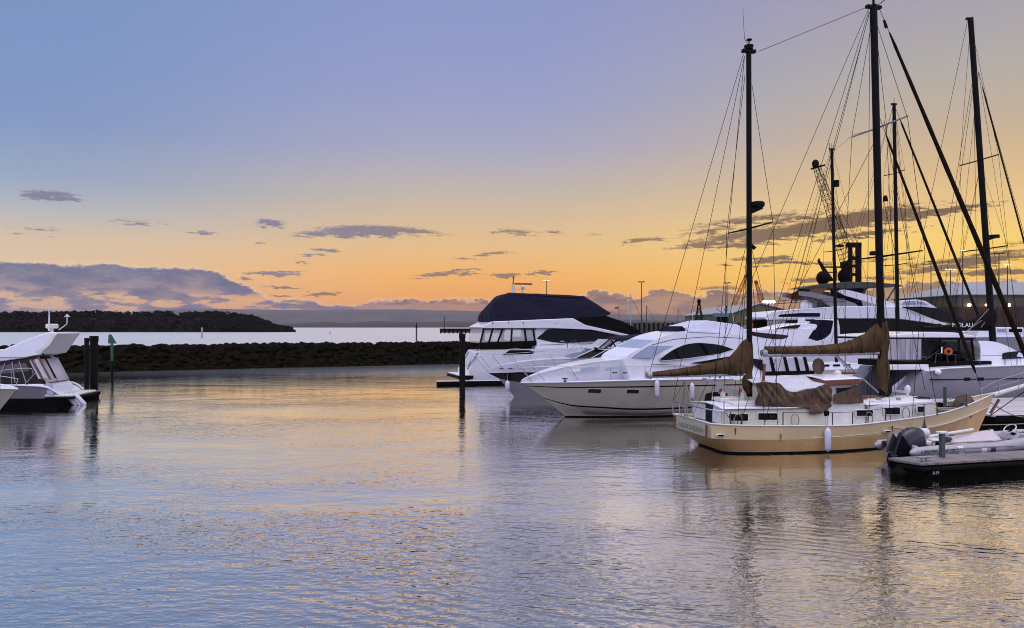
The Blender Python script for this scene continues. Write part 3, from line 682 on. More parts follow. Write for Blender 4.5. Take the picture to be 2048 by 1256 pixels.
    MB().slab(K.P([(1674, 776), (1709, 774), (1700, 784), (1674, 790)], -pw), pw, -1, .01).build('window', 'glass', r)
    def cloth(pts, y, nm, m, amp=.05, nz=16):
        """draped side cloth: (px, py top, py bottom) columns at y"""
        rows = []
        cols_ = cr(pts, 12)
        for i, (px, a_, b_) in enumerate(cols_):
            col = []
            for k in range(nz + 1):
                f = k / nz; x, _, z = K.L(px, a_ + (b_ - a_) * f, y)
                col.append((x, y + amp * mn.noise(Vector((x * 2.6, z * 2.2, 3.1))) + .55 * amp * (1 - 3 * abs(mn.noise(Vector((x * 3.1 + z * 1.9, z * 1.1, 9.1))))), z))
            rows.append(col)
        return MB().rings(rows, closed=False, cap=False).build(nm, m, r, solid=.02, smooth=60)
    cloth([(1668, 789, 806), (1680, 785, 808), (1700, 778, 807.5), (1714, 771, 806.5), (1727, 800, 805.5)], -pw - .06, 'window_cloth', 'brown', .03)
    cloth([(1513, 766, 812), (1530, 763, 812.5), (1545, 765, 813), (1560, 768, 813), (1572, 780, 814), (1585, 784, 814.5), (1607, 781, 815.5), (1629, 776, 817), (1648, 769, 817), (1659, 770, 817), (1664, 778, 812)], -hw - .07, 'cockpit_side_cloth', 'brown', .10)
    cloth([(1620, 812, 829), (1632, 812, 829.5), (1648, 812, 824), (1661, 806, 815)], -hw - .10, 'cloth_flap', 'brown', .04)
    # pale awning from the ridge to the side cloth
    edge = [(1526, 763), (1536, 763), (1547, 764), (1560, 767), (1572, 779), (1585, 783), (1607, 780), (1629, 775), (1650, 768)]
    ridge_ = [(1526, 757), (1540, 754), (1570, 752), (1600, 750), (1650, 750)]
    rows = []
    for px, py in cr(edge, 5):
        e = K.L(px, py, -hw - .05); f = (px - 1512) / 138; zc = K.L(px, interp(ridge_, px), 0)[2]
        row = []
        for k in range(13):
            c = k / 12
            z = e[2] + (zc - e[2]) * (c ** .7) - .09 * math.sin(c * math.pi) + .05 * mn.noise(Vector((e[0] * 2, c * 3, 0)))
            row.append((e[0], -(hw + .05) * (1 - c), z))
        row += [(p[0], -p[1], p[2]) for p in reversed(row[:-1])]
        rows.append(row)
    MB().rings(rows, closed=False, cap=False).build('cockpit_awning', 'tarp', r, solid=.02, smooth=70)
    MB().tube([K.L(1524, 802, -.6), K.L(1529, 728, -.6)], .06, 8).build('awning_post', 'rust', r)
    # things on the pilot house roof
    MB().tube([K.L(1602, 757, .2), K.L(1650, 752, .2)], .05, 6).build('boat_pole', 'alu', r)
    x = K.X(1636, .5); MB().add([(x + .02 * k, .5 + .42 * math.cos(j * .5236), zr2 + .33 + .36 * math.sin(j * .5236)) for k in (0, 2) for j in range(12)], [tuple(range(12)), tuple(range(12, 24))] + [(j, (j + 1) % 12, 12 + (j + 1) % 12, 12 + j) for j in range(12)]).build('folding_wheel', 'brown', r)
    x = K.X(1675, -.2); MB().ball((x, -.2, zr2 + .06), .16, n=10).build('roof_lamp', 'offwhite', r)
    MB().box(*atx(1695, .5, zr2, (.35, .3, .07))).build('hatch', 'rust', r, bevel=.02)
    # forward cabin
    fw = lambda x, z: interp([(K.X(1735), 1.28), (K.X(1800), 1.2), (K.X(1875), .8)], x) - .05 * max(0, z - 1.3)
    MB().prism([(p[0], p[1]) for p in K.P([(1732, 851), (1732, 811), (1800, 806.5), (1866, 802.5), (1876, 830)], -1.1)], fw).build('forward_cabin', 'offwhite', r, bevel=.03)
    roofsheet((1733, 809), (1868, 802), 1.27, .85, 0, .1, 'cabin_roof')
    for a_, b_, c_, d_ in ((1712, 820, 1745, 832), (1768, 815, 1800, 828.5), (1829.5, 812, 1846, 823.5)):
        base = pw if c_ < 1735 else fw
        wf = (lambda x, z: pw + .05) if c_ < 1750 else fw
        y = -1.25 if c_ < 1810 else -1.05
        MB().slab(K.P([(a_ - 2, b_ - 1.5), (c_ + 2, b_ - 1.5), (c_ + 2, d_ + 1.5), (a_ - 2, d_ + 1.5)], y), wf, -1, .014).build('window_frame', 'offwhite', r, bevel=.02)
        MB().slab(K.P([(a_, b_), (c_, b_), (c_, d_), (a_, d_)], y), wf, -1, .028).build('window', 'glass', r, bevel=.03)
    zf = K.L(1790, 806, -1.1)[2] + .05
    for px, y, s, m in ((1742, .4, (.4, .3, .10), 'rust'), (1812, .1, (.35, .35, .09), 'offwhite'), (1838, -.2, (.3, .3, .08), 'black')): MB().box(*atx(px, y, zf, s)).build('hatch', m, r, bevel=.02)
    x = K.X(1815, -.1); MB().tube([(x, -.1, zf), (x, -.1, zf + .3)], .05, 8).build('vent_stem', 'offwhite', r); MB().ball((x, -.1, zf + .4), .13, .13, .2, 10).build('vent_cowl', 'offwhite', r)
    # fore deck gear
    zd = K.L(1890, 826, -1)[2] - .35
    x = K.X(1890, .1); MB().tube([(x, .1, zd), (x, .1, zd + 1.35)], .07, 8).build('samson_post', 'dgreen', r)
    x = K.X(1930, 0); MB().ball((x, .05, zd + .52), .50, .30, .52, 14, 8).build('sail_bag', 'brown', r)
    for i in range(4):
        rr_ = .42 + .03 * i; x = K.X(1897, -.35); MB().tube([(x + rr_ * math.cos(j * .42), -.3 + rr_ * .7 * math.sin(j * .42), zd + .25 + .06 * i) for j in range(16)], .035, 5).build('coiled_rope', 'rope', r)
    x = K.X(1912, .3); MB().box(x - .4, .1, zd, x + .3, .6, zd + .45).build('windlass', 'black', r, bevel=.06)
    x = K.X(1930, -.2); MB().box(x - .18, -.4, zd, x + .18, 0, zd + .7).build('locker', 'dgreen', r, bevel=.05)
    # bowsprit with its rails
    tip = K.L(2074, 764, 0); root_ = K.L(1985, 791, 0)
    MB().tube([root_, tip], .12, 10, r1=.09).build('bowsprit', 'offwhite', r)
    MB().tube([K.L(1975, 835, 0), K.L(2070, 768, 0)], .02, 5).build('bobstay', 'wire', r)
    for y in (-.35, .35):
        rail(K, [(1960, 780, y * 1.6), (1985, 766, y * 1.3), (2008, 757, y), (2076, 737, y)], [], .02, r, names=('pulpit_rail', ''))
        rail(K, [(1985, 776, y * 1.3), (2010, 769, y), (2074, 750, y)], [], .014, r, names=('pulpit_rail', ''))
        for px, pa, pb in ((1962, 800, 779), (1998, 787, 762), (2037, 776, 749), (2060, 770, 742)): MB().tube([K.L(px, pa, y * .8), K.L(px, pb, y)], .017, 5).build('pulpit_post', 'steel', r)
    # anchor on the stem
    q = K.L(1990, 815, -.05); MB().tube([(q[0] + .2, -.06, q[2] + .35), (q[0] - .25, -.06, q[2] - .25)], .06, 6).build('anchor', 'rust', r)
    # stern pulpit and guard rails
    rail(K, [(1425, 820, -1.5), (1397, 815, -.9), (1370, 808, .1), (1346, 801.6, 1.45)], [], .028, r, 'steel', ('stern_rail', ''))
    MB().tube([K.L(1425, 820, -1.5), K.L(1448, 822, -1.62)], .028, 6).build('stern_rail', 'steel', r)
    for px, a_, b_, y in ((1346, 830, 802, 1.45), (1359, 833, 805, .9), (1372, 838, 809, .1), (1425, 847, 820, -1.48), (1448, 849, 804, -1.6)): MB().tube([K.L(px, a_, y), K.L(px, b_, y)], .02, 6).build('rail_post', 'steel', r)
    for a_, b_ in (((1449, 822, -1.62), (1466, 849, -1.65)), ((1363, 806, .6), (1372, 822, .3))): MB().tube([K.L(*a_), K.L(*b_)], .025, 6).build('rail_brace', 'steel', r)
    for px in (1461, 1484, 1566, 1665, 1705, 1771, 1848, 1874, 1933):
        pyb = interp([(1420, 849), (1473, 851.5), (1651, 852.5), (1707, 851), (1780, 843), (1874, 830), (1935, 812)], px)
        b_ = interp([(p[0], p[1]) for p in sheer], K.X(px, -1.8)) - .08
        q = K.L(px, pyb, -b_); MB().tube([q, (q[0], q[1], q[2] + .52)], .022, 6).build('stanchion', 'dsteel', r)
        MB().tube([(q[0], q[1], q[2]), (q[0], q[1], q[2] + .05)], .05, 6).build('stanchion_foot', 'dsteel', r)
    gl = [K.L(px, interp([(1420, 823), (1566, 825), (1651, 825.5), (1707, 824), (1780, 816), (1874, 806), (1940, 788)], px), -interp([(p[0], p[1]) for p in sheer], K.X(px, -1.8)) + .08) for px in (1566, 1620, 1665, 1705, 1771, 1848, 1874, 1933)]
    MB().tube(gl, .009, 5).build('guard_wire', 'wire', r)
    MB().box(*atx(1653, -2.02, K.L(1653, 832, -2)[2], (.1, .05, .22))).build('outboard_bracket', 'black', r, bevel=.04)
    for px, py, y, sc, m in ((1512, 806, -.9, .07, 'steel'), (1596, 812, -1.1, .08, 'steel'), (1745, 806, -.8, .07, 'steel'), (1757, 801, -.4, .12, 'rope'), (1778, 800, .3, .10, 'brown'), (1728, 802, -.2, .12, 'rust'), (1797, 800, -.6, .10, 'rope'), (1852, 805, -.3, .12, 'dgreen'), (1905, 812, .5, .2, 'rope'), (1880, 812, .7, .16, 'black')):
        q = K.L(px, py, y); MB().tube([(q[0], y, q[2] - .12), (q[0], y, q[2]), (q[0], y, q[2] + sc)], [sc, sc * .8, sc], 8).build('deck_gear', m, r)
    for px in (1476, 1590, 1738, 1812):
        q = K.L(px, interp([(1473, 853), (1707, 852), (1874, 831)], px) - 12, -1.5); MB().tube([(q[0] + .18 * math.cos(k * .7), q[1], q[2] + .25 * math.sin(k * .7)) for k in range(10)], .022, 5).build('coiled_rope', 'rope', r)
    for px, py in ((1474, 862), (1650, 866), (1790, 858), (1560, 873)):      # rust weeps below fittings
        q = K.L(px, py, -1.9); yb = -interp([(p[0], p[1]) for p in sheer], q[0]) - .002
        MB().add([(q[0] - .03, yb, q[2] + .1), (q[0] + .03, yb, q[2] + .1), (q[0] + .012, yb + .006, q[2] - .16), (q[0] - .012, yb + .006, q[2] - .16)], [(0, 1, 2, 3)]).build('rust_weep', 'canvas', r)
    # masts and booms
    mb_, mt_ = K.L(1499, 793, 0), K.L(1497.5, 98, 0)
    MB().tube([mb_, (mt_[0], 0, mt_[2])], .115, 12, r1=.105).build('mizzen_mast', 'mast', r)
    Mb, Mt = K.L(1765, 790, 0), K.L(1747, 10, 0)
    MB().tube([Mb, Mt], .155, 14, r1=.145).build('main_mast', 'mast', r)
    for q, k in ((mt_, .30), (Mt, .36)):
        MB().box(q[0] - k, -.1, q[2] - .16, q[0] + k, .1, q[2] - .02).build('masthead_crane', 'mast', r, bevel=.03)
    MB().tube([(mt_[0], 0, mt_[2]), (mt_[0], 0, mt_[2] + .14)], .17, 10, r1=.2).build('masthead_fitting', 'mast', r)
    MB().tube([(mt_[0], 0, mt_[2] + .14), (mt_[0] + .02, 0, mt_[2] + .36)], .025, 6).build('masthead_fitting', 'mast', r)
    MB().ball((mt_[0] + .02, 0, mt_[2] + .38), .13, .13, .05, 10, 4).build('masthead_light', 'mast', r)
    MB().tube([(mt_[0], 0, mt_[2] + .1), K.L(1489, 78, 0), K.L(1485.5, 15, 0)], .012, 5, r1=.006).build('whip_aerial', 'wire', r)
    MB().tube([Mt, (Mt[0], 0, Mt[2] + .6)], .05, 6).build('masthead_fitting', 'mast', r)
    MB().tube([(Mt[0] + .2, 0, Mt[2]), K.L(1772, -2, 0), K.L(1782, -4, 0)], .018, 5).build('wind_sensor', 'wire', r)
    # radar on the mizzen
    q = K.L(1515, 415, 0); MB().tube([(q[0], 0, q[2] - .02), (q[0], 0, q[2] + .06), (q[0], 0, q[2] + .2), (q[0], 0, q[2] + .24)], [.2, .29, .29, .22], 16).build('radar_dome', 'mast', r)
    MB().add([(q[0] - .3, -.1, q[2] - .28), (q[0] - .3, .1, q[2] - .28), (q[0] - .3, -.1, q[2] - .02), (q[0] - .3, .1, q[2] - .02), (q[0] + .2, -.1, q[2] - .06), (q[0] + .2, .1, q[2] - .06), (q[0] + .22, -.1, q[2] - .02), (q[0] + .22, .1, q[2] - .02)], [(0, 1, 3, 2), (0, 4, 5, 1), (4, 6, 7, 5), (2, 3, 7, 6), (0, 2, 6, 4), (1, 5, 7, 3)]).build('radar_bracket', 'mast', r)
    q = K.L(1504, 494, 0); MB().tube([(q[0] - .05, 0, q[2] + .12), (q[0] + .12, 0, q[2] - .06)], .04, 8, r1=.10).build('deck_light', 'mast', r)
    q = K.L(1770, 398, 0); MB().tube([(q[0], 0, q[2] + .15), (q[0] + .03, 0, q[2] - .1)], .07, 8, r1=.11).build('steaming_light', 'mast', r)
    q = K.L(1749, 508, 0); MB().box(q[0] - .18, -.12, q[2] - .06, q[0] + .06, .12, q[2] + .12).build('deck_light', 'mast', r, bevel=.04)
    MB().tube([K.L(1297, 752.5, 0), K.L(1492, 748.5, 0)], .07, 8).build('mizzen_boom', 'alu', r)
    MB().tube([K.L(1527, 711, 0), K.L(1760, 706, 0)], .08, 8).build('main_boom', 'alu', r)
    for px, py in ((1296, 750), (1526, 706)): MB().tube([K.L(px - 3, py, 0), K.L(px + 6, py, 0)], [.14, .16], 10).build('boom_end', 'alu', r)
    def cover(secs, nm):
        rr = []
        for px, a_, b_, ww in cr(secs, 16):
            t, b = K.L(px, a_, 0), K.L(px, b_, 0); zc, hz = (t[2] + b[2]) / 2, (t[2] - b[2]) / 2
            n_ = 20; ring = []
            for j in range(n_):
                a = j * 6.28318 / n_; fold = 1 + .16 * mn.noise(Vector((t[0] * 5.5, math.sin(a) * 1.3, math.cos(a) + 2))) - .10 * abs(mn.noise(Vector((t[0] * 2.2 + 1.6 * math.sin(a), 7, 3))))
                ring.append((t[0] + .04 * mn.noise(Vector((t[0] * 3, a, 9))), ww * math.cos(a) * (1 - .45 * max(0, math.sin(a))) * fold, zc + hz * math.sin(a) * (.96 + .5 * (fold - 1))))
            rr.append(ring)
        o = MB().rings(rr).build(nm, 'canvas', r, smooth=60)
        for i in (6, 13, 23, 31, 42, 51, 60):
            if i > len(rr) * .62: break
            c = Vector([sum(p[k] for p in rr[i]) / 20 for k in range(3)]); MB().tube([c + (Vector(p) - c) * 1.05 for p in rr[i]] + [c + (Vector(rr[i][0]) - c) * 1.05], .011, 4).build('lashing', 'wire', o)
    cover([(1300, 744, 754, .10), (1350, 737.5, 753, .15), (1400, 729, 751, .17), (1440, 719, 749, .19), (1460, 711, 752, .2), (1475, 694, 753, .2), (1488, 678, 751, .2), (1503, 675, 749, .16)], 'mizzen_sail_cover')
    cover([(1531, 692, 709, .12), (1580, 692, 709, .16), (1640, 690, 709, .19), (1690, 683, 708, .2), (1725, 668, 708, .21), (1745, 652, 708, .21), (1758, 643, 707, .2), (1774, 640, 707, .16)], 'main_sail_cover')
    for nm, seq in (('mizzen_mast_cover', ((1496, 684, .13), (1496, 730, .15), (1496, 748, .16), (1495, 760, .22), (1494, 772, .20), (1497, 787, .13))), ('main_mast_cover', ((1764, 645, .18), (1765, 690, .2), (1765.5, 712, .20), (1766, 730, .26), (1766, 750, .27), (1766, 770, .21), (1766, 786, .15)))):
        pts = cr(seq, 5); rr = []
        for px, py, k in pts:
            q = K.L(px, py, 0); rr.append([(q[0] + k * (1 + .1 * mn.noise(Vector((j, q[2] * 3, 0)))) * math.cos(j * .45), k * math.sin(j * .45), q[2]) for j in range(14)])
        MB().rings(rr).build(nm, 'canvas', r, smooth=60)
    for a_, b_ in (((1405, 757, 0), (1490, 794, 0)), ((1409, 757, 0), (1492, 789, 0)), ((1670, 708, 0), (1757, 785, 0)), ((1667, 708, 0), (1700, 741, -.2))): MB().tube([K.L(*a_), K.L(*b_)], .035, 6).build('boom_strut', 'alu', r)
    lines(K, [[(1369, 762, .3), (1369, 838, .3)], [(1370, 762, 0), (1376, 838, -.2)], [(1369, 762, .3), (1346, 803, 1.3)], [(1371, 762, 0), (1390, 842, -.6)], [(1370, 762, 0), (1362, 834, .6)]], .02, r, 'mainsheet', 'rope')
    # spreaders
    for nm, l_, h_ in (('spreader', (1453, 467, 1.72), (1546, 446.5, -1.72)), ('spreader', (1704, 271, 1.75), (1815.5, 237.5, -1.75)), ('spreader', (1690, 520, 2.3), (1850, 504.5, -2.3))):
        p, q = K.L(*l_), K.L(*h_); xm = (p[0] + q[0]) / 2; zm = (p[2] + q[2]) / 2
        for s in (-1, 1): MB().tube([(xm, 0, zm), (xm, s * abs(p[1]), zm + .02)], .045, 6, r1=.03).build('spreader', 'alu' if l_[1] == 271 else 'mast', r)
    W = .011
    lines(K, [[(1487, 108, 0), (1299, 745, 0)], [(1489, 112, 0), (1346, 802, 1.45)], [(1489, 112, 0), (1425, 820, -1.48)], [(1517, 103, 0), (1735, 14, 0)],
              [(1504, 170, 0), (1546, 446.5, -1.72), (1555, 851, -1.92)], [(1490, 150, 0), (1453, 467, 1.72), (1448, 832, 1.7)],
              [(1497, 470, 0), (1475, 850, -1.72)], [(1497, 470, 0), (1530, 851, -1.9)], [(1497, 470, 0), (1412, 831, 1.62)], [(1497, 470, 0), (1465, 833, 1.8)], [(1504, 500, 0), (1549, 690, 0)],
              [(1737, 18, 0), (1383, 838, 0)], [(1738, 22, 0), (1480, 851, -1.68)], [(1739, 24, 0), (1528, 852, -1.9)], [(1739, 26, 0), (1520, 835, 1.9)],
              [(1751, 40, 0), (1815.5, 237.5, -1.75), (1850, 504.5, -2.3), (1824, 837, -1.75)], [(1744, 40, 0), (1704, 271, 1.75), (1690, 520, 2.3), (1692, 833, 1.95)],
              [(1762, 515, 0), (1781, 843, -1.78)], [(1762, 515, 0), (1736, 848, -1.92)], [(1761, 515, 0), (1730, 833, 1.9)], [(1761, 515, 0), (1795, 829, 1.75)],
              [(1757, 255, 0), (1704, 271, 1.75)], [(1752, 60, 0), (1772, 240, 0), (1798, 780, 0)], [(1740, 30, 0), (1735, 640, 0)], [(1756, 270, 0), (1531, 705, 0)], [(1766, 395, 0), (1850, 780, -.5)], [(1768, 240, 0), (1875, 822, -1.1)]], W, r)
    # furled headsails
    def furled(a_, b_, r0, r1, f0, f1, nm):
        p, q = Vector(K.L(*a_)), Vector(K.L(*b_)); L_ = 26
        MB().tube([p, q], .012, 5).build('forestay', 'wire', r)
        pts = [p + (q - p) * (f0 + (f1 - f0) * i / L_) for i in range(L_ + 1)]
        MB().tube(pts, [(.03 if i in (0, L_) else (r0 + (r1 - r0) * math.sin(min(1, i / L_ * 1.3) * 1.57)) * (1 + .07 * math.sin(i * 2.1))) for i in range(L_ + 1)], 8).build(nm, 'furl', r)
    furled((1759, 18, 0), (2074, 764, 0), .055, .105, .06, .97, 'furled_genoa')
    MB().tube([K.L(1768, 40, 0), K.L(1773, 56, 0)], .05, 6, r1=.07).build('furler_swivel', 'mast', r)
    furled((1758, 232, 0), (1961, 772, 0), .04, .075, .07, .95, 'furled_staysail')
    return K
K = ketch()
q = K.W(K.L(1655.5, 858, -2.16)); fender((q[0], q[1], K.L(1655.5, 880, -2.16)[2]), .92, .125, 'long white fender hanging on the buff hull of the ketch', 'fenders hung over the boats')

# ------------------------------------------------------------------ near white motor yacht
def yacht():
    Y = Fr(7.91, 42.29, 198); S = 1
    r = Y.root('motor_yacht', 'white and ivory motor yacht with arched dark side window behind the ketch', 'motor yacht')
    sheer = Y.line([(1640, 757, 2.25), (1560, 757, 2.33), (1440, 758, 2.35), (1293, 760, 2.2), (1200, 762.5, 1.72), (1120, 764.5, 1.0), (1043, 765, .05)], S)
    chine = Y.line([(1640, 806, 2.0), (1560, 808, 2.1), (1440, 814, 2.1), (1293, 821, 1.6), (1200, 817, 1.05), (1140, 812, .5), (1088, 797, .03)], S)
    wl = Y.wline([(1640, 1.85), (1560, 1.9), (1440, 1.85), (1310, 1.4), (1230, .9), (1170, .42), (1129, .02)], S, .07)
    keel = Y.wline([(1640, 1.75), (1560, 1.8), (1440, 1.75), (1310, 1.3), (1230, .8), (1172, .34), (1138, .01)], S, -.5)
    hull([sheer, chine, wl]).build('hull', 'hullwhite', r, smooth=50); hull([wl, keel]).build('boot_stripe', 'black', r, smooth=50)
    strip_on(sheer, chine, .195, .235, 1).build('rubbing_strake', 'black', r)
    strip_on(sheer, chine, .93, .985, 1).build('chine_stripe', 'black', r)
    strip_on(chine, wl, .86, .985, 1, out=.006).build('waterline_stain', 'pale', r)
    strip_on(chine, wl, .35, .42, 1, out=.03).build('spray_rail', 'offwhite', r)
    for s in (-1, 1): MB().tube([(x, s * (b + .01), z) for x, b, z in cr(sheer, 5)], .05, 6).build('gunwale', 'white', r)
    deck(sheer, .04).build('deck', 'white', r)
    plan = [(p[0], p[1]) for p in sorted(sheer)]
    hb = lambda x: interp(plan, x)
    # foredeck coachroof
    fw = lambda x, z: max(.03, hb(x) * .80 - .28 * max(0, z - 2.05))
    MB().prism(cr(Y.P([(1500, 766), (1500, 720), (1300, 716), (1262, 717), (1205, 723), (1150, 733), (1095, 748), (1058, 764), (1075, 768)], 1.3), 3), fw).build('coachroof', 'white', r, smooth=60)
    MB().slab(Y.P([(1140, 741), (1160, 737), (1163, 742), (1143, 746)], 1.0), fw, 1, .02).build('deck_hatch', 'offwhite', r)
    # deckhouse
    z0 = Y.L(1300, 757, 2)[2]
    dw = lambda x, z: min(1.92, hb(x) * .86) - .17 * max(0, z - 2.2)
    prof = Y.P([(1640, 762), (1632, 735), (1600, 722), (1550, 692), (1520, 678), (1495, 671), (1440, 664), (1400, 662), (1368, 663.5), (1340, 670), (1318, 679), (1288, 696), (1254, 718), (1262, 762)], 1.75)
    MB().prism(cr(prof, 4) , dw).build('deckhouse', 'white', r, smooth=45)
    win = lambda pts, nm, m, o=.015: MB().slab(Y.P(pts, 1.8), dw, 1, o, -.05).build(nm, m, r)
    top = cr([(1321, 718), (1345, 702), (1369, 691), (1388, 687), (1405, 686), (1436, 689), (1455, 693.5), (1469.5, 699)], 4)
    bot = cr([(1469.5, 699), (1452, 704), (1436, 708), (1400, 713), (1369, 717), (1325, 721)], 4)
    win([(a - 1, b - 1.6) for a, b in top] + [(a, b + 1.5) for a, b in bot], 'window_surround', 'offwhite', .008)
    win(top + bot[1:], 'saloon_window', 'glass', .02)
    win([(1382, 726), (1420, 720), (1458, 713), (1438, 724), (1414, 728.5)], 'side_window', 'glass')
    win([(1266, 716), (1285, 702), (1300, 692), (1350, 691.5), (1322, 703), (1302, 716)], 'windscreen', 'bglass', .012)
    # wrap of the windscreen over the front
    ws = Y.P([(1259, 716), (1287, 697), (1315, 680.5), (1318, 684), (1290, 700), (1264, 717.5)], 1.75)
    MB().prism([(x + .015, z + .01) for x, z in ws], lambda x, z: dw(x, z) - .12).build('windscreen', 'bglass', r)
    MB().tube([Y.L(1280, 712, 1.0), Y.L(1288, 710, .9), Y.L(1298, 719, 1.1)], .03, 6).build('wiper', 'black', r)
    # seams, vents, aerials
    for pts in ([(1306, 728), (1380, 730.5), (1500, 726), (1500, 727.2), (1380, 731.7), (1306, 729.2)], [(1305, 690), (1352, 678), (1420, 673), (1490, 676), (1490, 677.2), (1420, 674.2), (1352, 679.2), (1306, 691)], [(1330, 744), (1500, 741), (1500, 742), (1330, 745)]): win(pts, 'panel_seam', 'dsteel', .006)
    for px in (1470, 1480, 1490): win([(px, 716), (px + 6, 715), (px + 5, 721), (px - 1, 722)], 'air_vent', 'black', .012)
    for px, y in ((1389, 1.2), (1470, -1.0)): MB().tube([Y.L(px, 668, y), Y.L(px - 6, 612, y)], .018, 5, r1=.008).build('whip_aerial', 'offwhite', r)
    for a, b in ((1165, 1200), (1208, 1240)): MB().slab(Y.P([(a, 737.5), (b, 729), (b + 1, 734), (a + 2, 742.5)], 1.2), fw, 1, .015).build('deck_hatch', 'bglass', r)
    for px in (1230, 1250, 1275): MB().slab(Y.P([(px, 745), (px + 9, 744.6), (px + 9, 747), (px, 747.4)], 1.7), lambda x, z: hb(x) * .80 - .28 * max(0, z - 2.05), 1, .01).build('deck_vent', 'dsteel', r)
    # hull windows
    def hw(pts, nm, m, out):
        P = [Y.L(a, b, 2.2) for a, b in pts]; vs = []
        ca, cb = cr(sheer, 5), cr(chine, 5)
        def side(x, z):
            bs, zs = interp(sorted((p[0], p[1]) for p in ca), x), interp(sorted((p[0], p[2]) for p in ca), x)
            bc, zc = interp(sorted((p[0], p[1]) for p in cb), x), interp(sorted((p[0], p[2]) for p in cb), x)
            return bc + (bs - bc) * (z - zc) / (zs - zc + 1e-6)
        return MB().slab([(p[0], p[2]) for p in P], side, 1, out, -.03).build(nm, m, r, bevel=.02)
    for x0, y0, x1, y1 in ((1190, 780.5, 1213.5, 788.5), (1260, 780, 1282.5, 788)):
        hw([(x0 - 1.5, y0 - 1.2), (x1 + 1.5, y0 - 1.2), (x1 + 1.5, y1 + 1.2), (x0 - 1.5, y1 + 1.2)], 'porthole_frame', 'offwhite', .02)
        hw([(x0, y0), (x1, y0), (x1, y1), (x0, y1)], 'porthole', 'glass', .035)
    hw([(1412, 787), (1424, 784.5), (1424, 803), (1410, 803)], 'hull_window', 'glass', .02)
    hw([(1426, 784), (1441, 784), (1441, 803), (1426, 803)], 'hull_window', 'glass', .02)
    hw([(1443, 784.3), (1454, 786), (1456, 800), (1443, 803)], 'hull_window', 'glass', .02)
    q = Y.L(1303, 816, 2.0); text('hull_lettering', 'P45 .C', .16, r, (q[0], 2.14, q[2]), (90, 0, 180), 'letter')
    # flybridge cover and bimini
    cw = lambda x, z: max(.2, 1.5 - .75 * max(0, z - interp([(Y.X(1495, 1.4), Y.L(1495, 671, 1.4)[2]), (Y.X(1378, 1.4), Y.L(1378, 663, 1.4)[2])], x)))
    MB().prism(Y.P([(1374, 672), (1377, 654), (1423, 640.5), (1483, 649), (1492, 655), (1496, 674), (1440, 668)], 1.4), cw).build('flybridge_cover', 'cover', r, bevel=.06)
    MB().slab(Y.P([(1376, 663), (1440, 666.5), (1491, 671), (1491, 673), (1440, 668.5), (1376, 665)], 1.45), lambda x, z: cw(x, z), 1, .02).build('cover_seam', 'alu', r)
    MB().prism(Y.P([(1350, 671), (1364, 652), (1378, 664), (1376, 672)], 1.1), 1.1).build('flybridge_screen', 'navy', r, bevel=.02)
    # cockpit enclosure aft
    MB().prism(Y.P([(1528, 752), (1528, 714), (1606, 714), (1630, 745), (1630, 752)], 1.95), 1.96).build('cockpit_enclosure', 'tarp', r, bevel=.04)
    MB().slab(Y.P([(1528, 751), (1528, 743), (1629, 741), (1629, 751)], 1.97), 1.96, 1, .03).build('enclosure_band', 'black', r)
    for px in (1538, 1566, 1588, 1606): MB().slab(Y.P([(px, 714), (px + 6, 714), (px + 13, 743), (px + 6, 743)], 1.97), 1.96, 1, .022).build('enclosure_strap', 'black', r)
    MB().slab(Y.P([(1504, 716), (1527, 720), (1527, 744), (1506, 728)], 1.9), lambda x, z: dw(x, z), 1, .02).build('quarter_window', 'glass', r)
    # rails
    rail(Y, [(1030, 737, 0), (1060, 734, .55), (1120, 733, 1.0), (1220, 732.5, 1.75), (1300, 732, 2.1), (1420, 731, 2.22), (1510, 732, 2.2)],
         [((1066, 764, .35), (1040, 736, .2)), ((1090, 761, .7), (1064, 734, .6)), ((1157, 761, 1.35), (1138, 733, 1.2)), ((1222, 760, 1.8), (1221.5, 732.5, 1.76)), ((1290, 758.5, 2.12), (1290, 732, 2.06)), ((1350, 758, 2.2), (1350, 731.5, 2.15)), ((1420, 757, 2.25), (1420, 731, 2.22)), ((1480, 757, 2.25), (1480, 731.6, 2.2))], .022, r)
    rail(Y, [(1030, 737, 0), (1055, 733, -.55), (1085, 729.5, -1.0), (1150, 722, -1.75)], [((1062, 762, -.35), (1045, 735, -.3)), ((1080, 757, -.7), (1066, 732, -.7))], .022, r)
    for px, py, b in ((1130, 760, 1.2), (1440, 755, 2.2)):
        q = Y.L(px, py, b); mb = MB(); mb.box(q[0] - .16, b - .03, q[2] + .06, q[0] + .16, b + .03, q[2] + .11); mb.box(q[0] - .07, b - .02, q[2] - .1, q[0] - .02, b + .02, q[2] + .06); mb.box(q[0] + .02, b - .02, q[2] - .1, q[0] + .07, b + .02, q[2] + .06); mb.build('cleat', 'dsteel', r)
    return Y
Y = yacht()
for px, nm in ((1314, 'white fender on the ivory hull between porthole and ketch stern'), (1384, 'white fender hanging above the ketch stern rail on the ivory hull')):
    q = Y.W((Y.X(px, 2.42), 2.42, 0)); z = Y.L(px, 778 if px < 1350 else 783, 2.42)[2]
    fender((q[0], q[1], z), .92, .13, nm, 'fenders hung over the boats')

